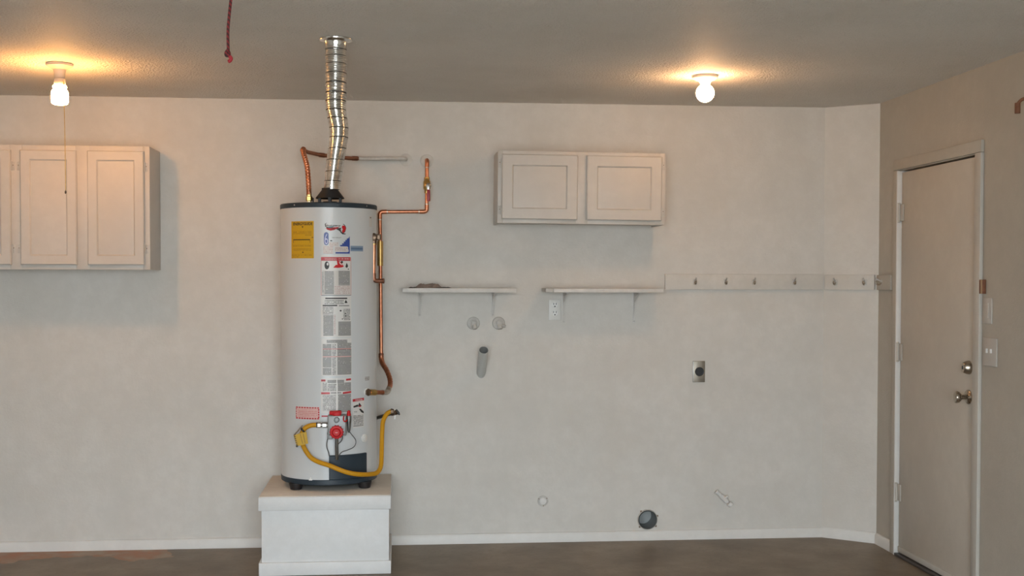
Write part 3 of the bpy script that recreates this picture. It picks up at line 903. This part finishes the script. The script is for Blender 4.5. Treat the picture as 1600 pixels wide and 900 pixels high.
# ------------------------------------------------------------------ yellow gas connector and wall cock
gh = thing('gas_hose', (-0.40, -0.6, 0.738), 'yellow coated gas hose looped across the front of the water heater', 'hose')
HP = [(-0.402, -0.60, 0.738), (-0.418, -0.602, 0.7385), (-0.440, -0.604, 0.736), (-0.465, -0.604, 0.724), (-0.481, -0.60, 0.698), (-0.484, -0.592, 0.661), (-0.468, -0.585, 0.615), (-0.438, -0.588, 0.574),
      (-0.399, -0.602, 0.553), (-0.345, -0.618, 0.537), (-0.297, -0.622, 0.517), (-0.25, -0.618, 0.500), (-0.196, -0.60, 0.488), (-0.14, -0.54, 0.479), (-0.109, -0.50, 0.482),
      (-0.092, -0.46, 0.512), (-0.089, -0.42, 0.595), (-0.087, -0.39, 0.674), (-0.082, -0.372, 0.728), (-0.063, -0.357, 0.764), (-0.042, -0.348, 0.776)]
B().tube(smooth(HP, 8), 0.0117, 'yellow', 16).build('hose', gh)
ns = B().lathe([(0.011, -0.006), (0.0145, -0.004), (0.0145, 0.012), (0.011, 0.014)], 'solder', (-0.402, -0.60, 0.738), (1, 0.08, 0), 6)
ns.lathe([(0.0085, 0), (0.0135, 0.001), (0.0135, 0.008), (0.0085, 0.009)], 'dark', (-0.412, -0.601, 0.738), (1, 0.05, 0), 14)
ns.build('hose_nut', gh)
ns = B().lathe([(0.0095, -0.01), (0.0145, -0.008), (0.0145, 0.008), (0.0095, 0.01)], 'bronze', (-0.038, -0.3475, 0.7755), (1, 0.2, -0.3), 6)
ns.build('hose_nut', gh)
tg = B()
tp = [Vector((-0.470, -0.611, 0.702)), Vector((-0.522, -0.606, 0.688)), Vector((-0.508, -0.606, 0.634)), Vector((-0.462, -0.608, 0.642))]
tg.rings([tp, [p + Vector((0, 0.0015, 0)) for p in tp]], 'amber')
tg.rings([[p + Vector((0.012, -0.008, 0.006)) for p in tp], [p + Vector((0.012, -0.0068, 0.006)) for p in tp]], 'amber')
for k in range(5):
    a, c = tp[1].lerp(tp[2], 0.1 + 0.17 * k), tp[1].lerp(tp[2], 0.18 + 0.17 * k)
    h_ = Vector((0.008, -0.0007, 0.001))
    tg.poly([a, c, c + h_, a + h_], 'ink')
for k in (0.35, 0.62):
    a, c = tp[0].lerp(tp[1], k) + Vector((0.012, -0.0087, 0.003)), tp[3].lerp(tp[2], k) + Vector((0.012, -0.0087, 0.01))
    h_ = Vector((0.003, 0, 0))
    tg.poly([a, a + h_, c + h_, c], 'brownink')
tg.tube([tp[0] + Vector((-0.008, 0.004, 0.036)), tp[1] + Vector((0.001, 0.0, 0.0))], 0.0035, 'solder', 8)
tg.lathe([(0.004, -0.003), (0.006, 0), (0.004, 0.003)], 'ink', (-0.506, -0.607, 0.634), (0, -1, 0), 10)
tg.build('paper_tag', gh)['label'] = 'folded yellow paper tag tied to the hose'
cb = B().lathe([(0.0125, 0.010), (0.014, 0.012), (0.014, 0.018), (0.0125, 0.02)], 'dark', (-0.466, -0.604, 0.724), (-0.6, 0, -0.5), 14)
cb.build('tie_band', gh)

gc = thing('gas_shutoff', (-0.12, 0, 0.706), 'grey gas pipe with dark shutoff cock behind the hose end', 'gas valve')
B().tube([(-0.134, -0.002, 0.700), (-0.12, -0.03, 0.706), (-0.066, -0.20, 0.742), (-0.022, -0.338, 0.767)], 0.0095, 'iron', 14).build('gas_pipe', gc)
ck = B().tube([(-0.036, -0.30, 0.759), (-0.014, -0.352, 0.771)], [0.0125, 0.0135], 'bronze', 12)
ck.lathe([(0.006, -0.016), (0.0125, -0.01), (0.0125, 0.01), (0.006, 0.016)], 'bronze', (-0.016, -0.345, 0.770), (0.4, -1, 0.2), 14)
ck_o = ck.build('valve_body', gc)
B().tube([(-0.016, -0.352, 0.784), (-0.002, -0.358, 0.768), (0.004, -0.36, 0.758)], [0.0065, 0.006, 0.0035], 'dark', 10).build('valve_key', ck_o)
wt = [Vector((-0.024, -0.357, 0.755)), Vector((-0.016, -0.357, 0.757)), Vector((-0.019, -0.357, 0.735)), Vector((-0.026, -0.357, 0.736))]
B().rings([wt, [p + Vector((0, 0.001, 0)) for p in wt]], 'whitemark').build('white_tag', gc)

# ------------------------------------------------------------------ cabinets
def panel_door(parent, x0, x1, z0, z1, yf, rail, hinge_side, t=0.018):
    """overlay door with a recessed bevelled panel; front face at yf - t"""
    y = yf - t
    def rect(i, yy):
        return [Vector((x0 + i, yy, z0 + i)), Vector((x1 - i, yy, z0 + i)), Vector((x1 - i, yy, z1 - i)), Vector((x0 + i, yy, z1 - i))]
    b = B()
    b.rings([rect(0, yf - 0.001), rect(0, y + 0.006), rect(0.005, y), rect(rail, y), rect(rail + 0.006, y + 0.007), rect(rail + 0.0065, y + 0.0085)], 'cab', True, False)
    d_ = b.build('door', parent, 25)
    b = B()
    k = rail + 0.0065
    b.rings([rect(k, yf - 0.004), rect(k, y + 0.0085), rect(k + 0.012, y + 0.0065)], 'cab')
    b.build('door_panel', d_, 20)
    for f in (0.86, 0.14):
        zc = z0 + (z1 - z0) * f
        hx = x1 + 0.003 if hinge_side > 0 else x0 - 0.003
        h_ = B().tube([(hx, y + 0.011, zc - 0.024), (hx, y + 0.011, zc + 0.024)], 0.0042, 'fixture', 10)
        h_.box(hx - 0.001 if hinge_side > 0 else hx - 0.014, hx + 0.014 if hinge_side > 0 else hx + 0.001, yf - 0.003, yf - 0.0005, zc - 0.022, zc + 0.022, 'fixture', 0.0008)
        h_.lathe([(0.0025, 0), (0.0025, 0.0012)], 'bronze', (hx + 0.007 * hinge_side, yf - 0.0028, zc + 0.004), (0, -1, 0), 8)
        h_.build('hinge', d_)
    return d_
def cabinet(x0, x1, z0, z1, depth, doors, label, group=None):
    c = thing('wall_cabinet', ((x0 + x1) / 2, 0, z0), label, 'cabinet', group)
    t = 0.016
    b = B()
    yb, yf = -0.001, -depth + 0.019
    b.box(x0, x0 + t, yf, yb, z0, z1, 'cab', 0.001)
    b.box(x1 - t, x1, yf, yb, z0, z1, 'cab', 0.001)
    b.box(x0 + t, x1 - t, yf, yb, z1 - t, z1, 'cab')
    b.box(x0 + t, x1 - t, yf, yb, z0 + 0.006, z0 + 0.006 + t, 'cab')
    b.box(x0 + t, x1 - t, yb - 0.006, yb, z0 + 0.022, z1 - t, 'cab')
    b.build('cabinet_box', c)
    f = B()
    yf0 = -depth
    edges = [x0] + [v for d_ in doors for v in (d_[0] + 0.008, d_[1] - 0.008)] + [x1]
    zs0, zs1 = doors[0][2] + 0.008, doors[0][3] - 0.008
    for a, e in zip(edges[::2], edges[1::2]):
        f.box(a, e, yf0, yf, z0, z1, 'cab', 0.0012)
    for d_ in doors:
        f.box(d_[0] + 0.008, d_[1] - 0.008, yf0, yf, zs1, z1, 'cab', 0.0008)
        f.box(d_[0] + 0.008, d_[1] - 0.008, yf0, yf, z0, zs0, 'cab', 0.0008)
    f.build('face_frame', c)
    for d_ in doors:
        panel_door(c, d_[0], d_[1], d_[2], d_[3], yf0, d_[4], d_[5])
    return c
cabinet(-2.285, -1.279, 1.513, 2.147, 0.281,
        [(-2.254, -1.969, 1.536, 2.122, 0.047, 1), (-1.923, -1.642, 1.536, 2.122, 0.047, -1), (-1.590, -1.305, 1.536, 2.122, 0.047, 1)],
        'tall white wall cabinet with three doors under the left bulb')
rc_ = cabinet(0.520, 1.421, 1.762, 2.144, 0.281,
        [(0.540, 0.946, 1.782, 2.126, 0.056, -1), (0.993, 1.400, 1.782, 2.126, 0.056, 1)],
        'low wide white wall cabinet with two doors above the shelves')
rc_.rotation_euler = (0, R(0.4), 0)

# ------------------------------------------------------------------ ceiling lamps
def lamp(x, y, label, lampcol, kind):
    l = thing('ceiling_lamp', (x, y, H), label, 'lamp', None)
    b = B()
    if kind == 'long':
        b.lathe([(0.058, -0.0005), (0.061, -0.004), (0.058, -0.012), (0.042, -0.020), (0.028, -0.028), (0.0245, -0.045), (0.0235, -0.066), (0.018, -0.068)], 'ceramic', (x, y, H), n=36)
        b.build('lamp_holder', l)
        B().lathe([(0.0235, -0.0685), (0.0255, -0.072), (0.0265, -0.094), (0.024, -0.0985)], 'ceramic', (x, y, H), n=28).build('socket', l)
        gm = glow('left_bulb_glow', *lampcol)
        b = B()
        b.lathe([(0.024, -0.099), (0.030, -0.101), (0.031, -0.108), (0.027, -0.114), (0.035, -0.124), (0.0375, -0.135), (0.0375, -0.172), (0.034, -0.181), (0.024, -0.186), (0.004, -0.187)], gm, (x, y, H), n=28)
        b.build('bulb', l)['label'] = 'glowing jar shaped bulb'
        ch = B().tube([(x + 0.022, y - 0.028, H - 0.082), (x + 0.030, y - 0.043, H - 0.092), (x + 0.0305, y - 0.043, H - 0.19), (x + 0.033, y - 0.043, 2.05), (x + 0.0335, y - 0.043, 1.862)], 0.0017, 'brass', 8)
        ch_o = ch.build('pull_chain', l)
        B().lathe([(0.0015, 0.008), (0.0042, 0.002), (0.0042, -0.004), (0.0015, -0.008)], 'bronze', (x + 0.0335, y - 0.043, 1.856), n=10).build('chain_bob', ch_o)
    else:
        b.lathe([(0.060, -0.0005), (0.062, -0.004), (0.060, -0.012), (0.046, -0.022), (0.030, -0.028), (0.026, -0.036), (0.022, -0.038)], 'ceramic', (x, y, H), n=36)
        b.build('lamp_holder', l)
        gm = glow('right_bulb_glow', *lampcol)
        pr = [(0.022, -0.0385), (0.023, -0.05)]
        for k in range(1, 15):
            a = R(28 + (178 - 28) * k / 14)
            pr.append((max(0.002, 0.0435 * math.sin(a)), -0.0835 + 0.0435 * math.cos(a)))
        B().lathe(pr, gm, (x, y, H), n=28).build('bulb', l)['label'] = 'glowing round globe bulb'
    return l
lamp(-1.530, -1.010, 'bare amber ceiling bulb with long pull chain above left cabinet', LEFT_BULB, 'long')
lamp(1.457, -0.990, 'bare round white globe bulb on the ceiling right of centre', RIGHT_BULB, 'globe')

# ------------------------------------------------------------------ red rope
rp = thing('pull_rope', (-0.545, -2.60, H), 'dark red twisted rope hanging from ceiling with knotted end', 'rope')
B().tube(smooth([(-0.546, -2.60, 2.4395), (-0.552, -2.60, 2.387), (-0.558, -2.60, 2.334), (-0.562, -2.60, 2.281), (-0.5615, -2.60, 2.22)], 6), 0.0048, 'rope', 10).build('rope', rp)
kb = B().tube(smooth([(-0.5615, -2.60, 2.222), (-0.567, -2.604, 2.213), (-0.566, -2.606, 2.203), (-0.559, -2.604, 2.206), (-0.5605, -2.598, 2.215)], 5), 0.0062, 'rope', 10)
kb.build('knot', rp)
B().tube(smooth([(-0.562, -2.602, 2.205), (-0.556, -2.602, 2.200), (-0.552, -2.602, 2.194), (-0.555, -2.602, 2.187), (-0.562, -2.602, 2.183)], 5), [0.006] * 20 + [0.004], 'pink', 10).build('rope_end', rp)['label'] = 'bright pinkish red frayed end'

# ------------------------------------------------------------------ shelves
def shelf(x0, x1, z0, z1, depth, brs, bz, label):
    s_ = thing('wall_shelf', ((x0 + x1) / 2, 0, z0), label, 'shelf')
    B().box(x0, x1, -depth, -0.0008, z0, z1, 'worn', 0.002).build('shelf_board', s_)
    for bx in brs:
        b = B()
        b.box(bx - 0.0085, bx + 0.0085, -0.004, -0.0008, bz, z0 - 0.0005, 'worn', 0.001)
        b.box(bx - 0.0085, bx + 0.0085, -depth + 0.03, -0.004, z0 - 0.0035, z0 - 0.0004, 'worn', 0.001)
        pts = [(-0.004, z0 - 0.004), (-depth + 0.055, z0 - 0.004), (-depth + 0.06, z0 - 0.009), (-0.075, z0 - 0.022), (-0.03, z0 - 0.055), (-0.010, bz + 0.03), (-0.004, bz + 0.012)]
        b.rings([[Vector((bx - 0.003, y, z)) for y, z in pts], [Vector((bx + 0.003, y, z)) for y, z in pts]], 'worn')
        b.lathe([(0.004, 0), (0.004, 0.0018), (0.002, 0.003)], 'fixture', (bx, -0.004, bz + 0.008), (0, -1, 0), 8)
        b.build('bracket', s_)
    return s_
shelf(0.019, 0.630, 1.395, 1.4185, 0.20, (0.115, 0.517), 1.262, 'narrow white shelf holding a rag, right of the water heater')
s2 = shelf(0.832, 1.434, 1.395, 1.4165, 0.20, (0.912, 1.310), 1.225, 'narrow white empty shelf beside the coat hook rail')
B().box(0.790, 0.8315, -0.19, -0.0008, 1.397, 1.4175, 'fixture', 0.002).build('end_block', s2)['label'] = 'small darker block butted to the left end'
# rag
rg = thing('rag', (0.157, -0.12, 1.4185), 'crumpled brown rag lying on the left end of the shelf', 'rag')
def crumple(x0, x1, y0, y1, z, h, seed, key, nx=34, ny=14):
    b = B()
    rows_t = []
    for j in range(ny + 1):
        row = []
        for i in range(nx + 1):
            u, v = i / nx, j / ny
            edge = min(1, 5.5 * min(u, 1 - u)) * min(1, 3.5 * min(v, 1 - v))
            n_ = noise.noise(Vector((u * 9 + seed, v * 5, 0.3))) * 0.5 + 0.5
            n2 = noise.noise(Vector((u * 26 + seed, v * 11, 1.7)))
            x = x0 + (x1 - x0) * u + 0.006 * noise.noise(Vector((v * 7, seed, u * 3)))
            y = y0 + (y1 - y0) * v + 0.012 * noise.noise(Vector((u * 8, seed + 3, v * 3)))
            row.append(Vector((x, y, z + 0.0006 + edge * h * max(0.12, 0.70 + 0.45 * (n_ - 0.5) + 0.22 * n2))))
        rows_t.append(row)
    b.rings(rows_t, key, close=False)
    b.rings([[Vector((p.x, p.y, z + 0.0003)) for p in row] for row in rows_t], key, close=False)
    bmesh.ops.remove_doubles(b.bm, verts=b.bm.verts, dist=0.00035)
    return b
crumple(0.082, 0.236, -0.18, -0.05, 1.4185, 0.027, 2.0, 'rag').build('cloth', rg, 60)
crumple(0.052, 0.105, -0.19, -0.06, 1.4185, 0.0062, 5.0, 'darkrag', 14, 8).build('dark_fold', rg, 60)['label'] = 'dark flattened edge of the rag'
crumple(0.195, 0.282, -0.19, -0.06, 1.4185, 0.0068, 8.0, 'darkrag', 14, 8).build('dark_fold', rg, 60)['label'] = 'dark flattened edge of the rag'

# ------------------------------------------------------------------ washer valves, standpipe
for i, (x, lab) in enumerate(((0.410, 'left round wall flange with washer tap, above the open drain pipe'), (0.550, 'right round wall flange with washer tap, below the shelf bracket'))):
    w = thing('washer_tap', (x, 0, 1.226), lab, 'tap')
    z = 1.223
    B().lathe([(0.036, 0.0005), (0.036, 0.003), (0.032, 0.007), (0.016, 0.009)], 'fixture', (x, 0, z), (0, -1, 0), 28).build('flange', w)
    b = B().lathe([(0.012, 0.0), (0.012, 0.035), (0.015, 0.037), (0.015, 0.047), (0.008, 0.05)], 'fixture', (x - 0.002, -0.008, z + 0.004), (0, -1, 0), 14)
    b.tube(smooth([(x - 0.002, -0.035, z + 0.002), (x + 0.003, -0.05, z - 0.012), (x + 0.005, -0.056, z - 0.03)]), [0.011] * 12 + [0.0125], 'fixture', 14)
    if i == 0:
        b.box(x - 0.016, x - 0.010, -0.062, -0.05, z - 0.016, z + 0.02, 'fixture', 0.002)
    b.build('tap_body', w)
    if i == 1:
        B().tube([(x + 0.005, -0.05, z - 0.006), (x + 0.034, -0.055, z - 0.016)], [0.006, 0.009], 'fixture', 10).build('tap_handle', w)
sp = B()
pa, pb = Vector((0.453, 0.03, 0.927)), Vector((0.457, -0.150, 1.083))
ax = (pb - pa).normalized()
ln = (pb - pa).length
sp.lathe([(0.026, 0), (0.026, ln), (0.0235, ln)], 'pvc', pa, ax, 32, cap0=False, cap1=False)
sp.lathe([(0.0235, ln), (0.0230, 0.03)], 'pipeshade', pa, ax, 32, cap0=False, cap1=True)
tag(sp.build('drain_pipe'), 'short open white drain pipe slanting out of the wall', 'pipe')

# ------------------------------------------------------------------ outlets, covers, stubs on the back wall
ou = thing('electrical_outlet', (0.862, 0, 1.297), 'white double socket outlet under the left end of the empty shelf', 'outlet')
B().box(0.829, 0.895, -0.006, -0.0005, 1.240, 1.354, 'white', 0.003).build('cover_plate', ou)
for z in (1.325, 1.279):
    b = B().lathe([(0.017, 0), (0.017, 0.002), (0.0155, 0.003)], 'whitemark', (0.863, -0.006, z), (0, -1, 0), 20)
    for dx in (-0.007, 0.007):
        b.box(0.863 + dx - 0.0018, 0.863 + dx + 0.0018, -0.0096, -0.008, z + 0.000, z + 0.011, 'dark')
    b.lathe([(0.0042, 0.0028), (0.0042, 0.0038)], 'dark', (0.863, -0.006, z - 0.009), (0, -1, 0), 10)
    b.build('socket', ou)
do = thing('dryer_outlet', (1.680, 0, 0.949), 'steel plate with one large black round socket on the wall', 'outlet')
b = B().box(1.646, 1.716, -0.007, -0.0005, 0.889, 1.009, 'plate', 0.002)
b.box(1.6465, 1.652, -0.009, -0.006, 0.891, 1.007, 'steel', 0.001)
b.build('steel_plate', do)
B().lathe([(0.0255, 0.0), (0.0255, 0.006), (0.023, 0.008), (0.021, 0.0075), (0.0205, 0.0035), (0.003, 0.0035)], 'dark', (1.683, -0.0068, 0.949), (0, -1, 0), 32).build('round_socket', do)
cc = thing('round_cover', (0.799, 0, 0.23), 'small round white capped cover low on the wall near the stand', 'cover')
B().lathe([(0.031, 0.0005), (0.031, 0.003), (0.029, 0.005), (0.0235, 0.005), (0.0225, 0.0015), (0.004, 0.0015)], 'fixture', (0.799, 0, 0.230), (0, -1, 0), 28).build('rim', cc)
B().lathe([(0.019, 0.002), (0.0195, 0.008), (0.017, 0.010), (0.003, 0.0105)], 'trim', (0.799, 0, 0.230), (0, -1, 0), 24).build('cap', cc)
for a in (35, 150, 275):
    B().lathe([(0.003, 0), (0.003, 0.0018)], 'bronze', (0.799 + 0.0265 * math.cos(R(a)), -0.0048, 0.230 + 0.0265 * math.sin(R(a))), (0, -1, 0), 8).build('screw', cc)
dv = thing('dryer_duct', (HOLE[0], 0, HOLE[1]), 'open round metal dryer duct at the foot of the wall', 'duct')
b = B().lathe([(0.051, 0.012), (0.051, -0.135), (0.0495, -0.135), (0.0495, 0.012)], 'hole', (HOLE[0], 0, HOLE[1]), (0, -1, 0), 40, False, False)
b.lathe([(0.0495, -0.134), (0.003, -0.1345)], 'hole', (HOLE[0], 0, HOLE[1]), (0, -1, 0), 40, False, True)
b.build('duct_tube', dv)
b = B().lathe([(0.0515, -0.02), (0.053, 0.008), (0.056, 0.010), (0.0585, 0.003), (0.0585, 0.0005)], 'fixture', (HOLE[0], 0, HOLE[1]), (0, -1, 0), 40, False, False)
for a in (128, 20, -38, 222):
    b.box(HOLE[0] + 0.0595 * math.cos(R(a)) - 0.005, HOLE[0] + 0.0595 * math.cos(R(a)) + 0.005, -0.004, -0.0005,
          HOLE[1] + 0.0595 * math.sin(R(a)) - 0.005, HOLE[1] + 0.0595 * math.sin(R(a)) + 0.005, 'bronze', 0.001)
b.build('wall_collar', dv)
gs = thing('gas_stub', (1.823, 0, 0.231), 'white painted capped gas stub set slantwise on the wall', 'pipe')
A_, C_ = Vector((1.777, -0.040, 0.274)), Vector((1.868, -0.040, 0.190))
dd = (C_ - A_).normalized()
b = B().tube([A_, A_.lerp(C_, 0.72)], 0.0105, 'trim', 14)
b.tube([A_.lerp(C_, 0.28), A_.lerp(C_, 0.66)], 0.0145, 'trim', 8)
b.lathe([(0.012, 0.0), (0.0155, 0.002), (0.0155, 0.020), (0.012, 0.023)], 'trim', A_.lerp(C_, 0.76), dd, 12)
b.lathe([(0.0115, 0.0), (0.013, 0.001), (0.013, 0.012), (0.010, 0.014)], 'trim', A_ - dd * 0.004, dd, 12)
b.build('stub_pipe', gs)
B().tube([(1.825, -0.001, 0.232), (1.823, -0.040, 0.232)], 0.0105, 'trim', 14).build('wall_nipple', gs)
B().tube([A_.lerp(C_, 0.5) + Vector((0, -0.006, 0.006)), A_.lerp(C_, 0.5) + Vector((0.018, -0.012, 0.018))], [0.006, 0.008], 'trim', 10).build('valve_key', gs)

# ------------------------------------------------------------------ coat hook rails
def rail(p0, p1, z0, z1, t, hooks, label, key='rail'):
    """board along the wall from p0 to p1 (room on the left of travel is behind); hooks: distances along"""
    p0, p1 = Vector((*p0, 0)), Vector((*p1, 0))
    d_ = (p1 - p0)
    L_ = d_.length
    d_.normalize()
    n_ = Vector((d_.y, -d_.x, 0))
    r_ = thing('coat_rail', (p0 + n_ * 0.001 + Vector((0, 0, z0))), label, 'coat rail')
    r_.rotation_euler = (0, 0, math.atan2(d_.y, d_.x))
    bpy.context.view_layer.update()
    def part(b, name):
        o_ = b.build(name, None)
        o_.parent = r_
        return o_
    part(B().box(0, L_, -t, 0, 0, z1 - z0, key, 0.002), 'rail_board')
    hk0 = None
    for s__ in hooks:
        if hk0 is None:
            b = B().box(-0.011, 0.011, -t - 0.003, -t - 0.0002, -0.016, 0.016, 'fixture', 0.0012)
            b.tube(smooth([(0, -t - 0.002, -0.004), (0, -t - 0.018, -0.012), (0, -t - 0.03, -0.006), (0, -t - 0.033, 0.006)], 5), [0.005] * 13 + [0.0045, 0.0055, 0.004], 'nickel', 10)
            b.tube(smooth([(0, -t - 0.002, 0.006), (0, -t - 0.022, 0.014), (0, -t - 0.036, 0.022)], 5), [0.0042] * 9 + [0.0058, 0.004], 'fixture', 10)
            hk0 = part(b, 'coat_hook')
            hk0.location = (s__, 0, (z1 - z0) / 2)
        else:
            c = hk0.copy()
            COL.objects.link(c)
            c.location = (s__, 0, (z1 - z0) / 2)
    return r_
rail((1.483, 0), (2.388, 0), 1.411, 1.497, 0.018, (0.168, 0.343, 0.505, 0.738), 'long white coat rail with four hooks on the back wall')
e = (P1 - P0).normalized()
q0, q1 = P0 + e * 0.012, P0 + e * 0.292
rail((q0.x, q0.y), (q1.x, q1.y), 1.411, 1.495, 0.018, (0.062, 0.228), 'short white coat rail with two hooks on the angled corner')
rr_ = rail((XR, DY - 0.022), (XR, -0.396), 1.412, 1.493, 0.018, (0.07,), 'stub of white coat rail with one hook beside the door', 'wall_r_shade')  # white rail in the darkened wall tone, shade painted in

# ------------------------------------------------------------------ right wall fittings
sw = thing('light_switch', (XR, -1.453, 1.328), 'single white switch plate, upper of the two beside the door', 'switch')
B().box(XR - 0.006, XR - 0.0005, -1.496, -1.412, 1.270, 1.386, 'swplate', 0.002).build('cover_plate', sw)
B().box(XR - 0.009, XR - 0.006, -1.472, -1.438, 1.293, 1.363, 'swplate', 0.0015).build('rocker', sw)
sw = thing('light_switch', (XR, -1.48, 1.142), 'double white switch plate, lower of the two beside the door', 'switch')
B().box(XR - 0.006, XR - 0.0005, -1.546, -1.416, 1.080, 1.206, 'swplate', 0.002).build('cover_plate', sw)
for y in (-1.462, -1.500):
    B().box(XR - 0.014, XR - 0.0058, y - 0.005, y + 0.005, 1.138, 1.158, 'white', 0.001).build('toggle', sw)
bk = B().box(XR - 0.020, XR - 0.0005, -1.434, -1.404, 1.404, 1.468, 'wood', 0.002)
bk.box(XR - 0.0205, XR - 0.019, -1.4335, -1.420, 1.405, 1.467, 'tanwood')
tag(bk.build('wood_block'), 'small reddish brown block on the wall beside the door casing', 'block')
br = thing('wall_bracket', (XR, -1.81, 2.2), 'dark bronze fitting on the right wall at the frame edge', 'bracket')
b = B().lathe([(0.05, 0.0005), (0.05, 0.004), (0.044, 0.008), (0.01, 0.009)], 'bronze', (XR, -1.835, 2.197), (-1, 0, 0), 28)
b.build('back_plate', br)
b = B().tube(smooth([(XR - 0.006, -1.82, 2.222), (XR - 0.035, -1.808, 2.226), (XR - 0.05, -1.792, 2.208), (XR - 0.05, -1.789, 2.183)], 6), 0.007, 'wood', 10)
b.tube([(XR - 0.05, -1.789, 2.212), (XR - 0.05, -1.789, 2.168)], 0.0115, 'wood', 12)
b.build('hook_arm', br)
bpy.context.view_layer.update()
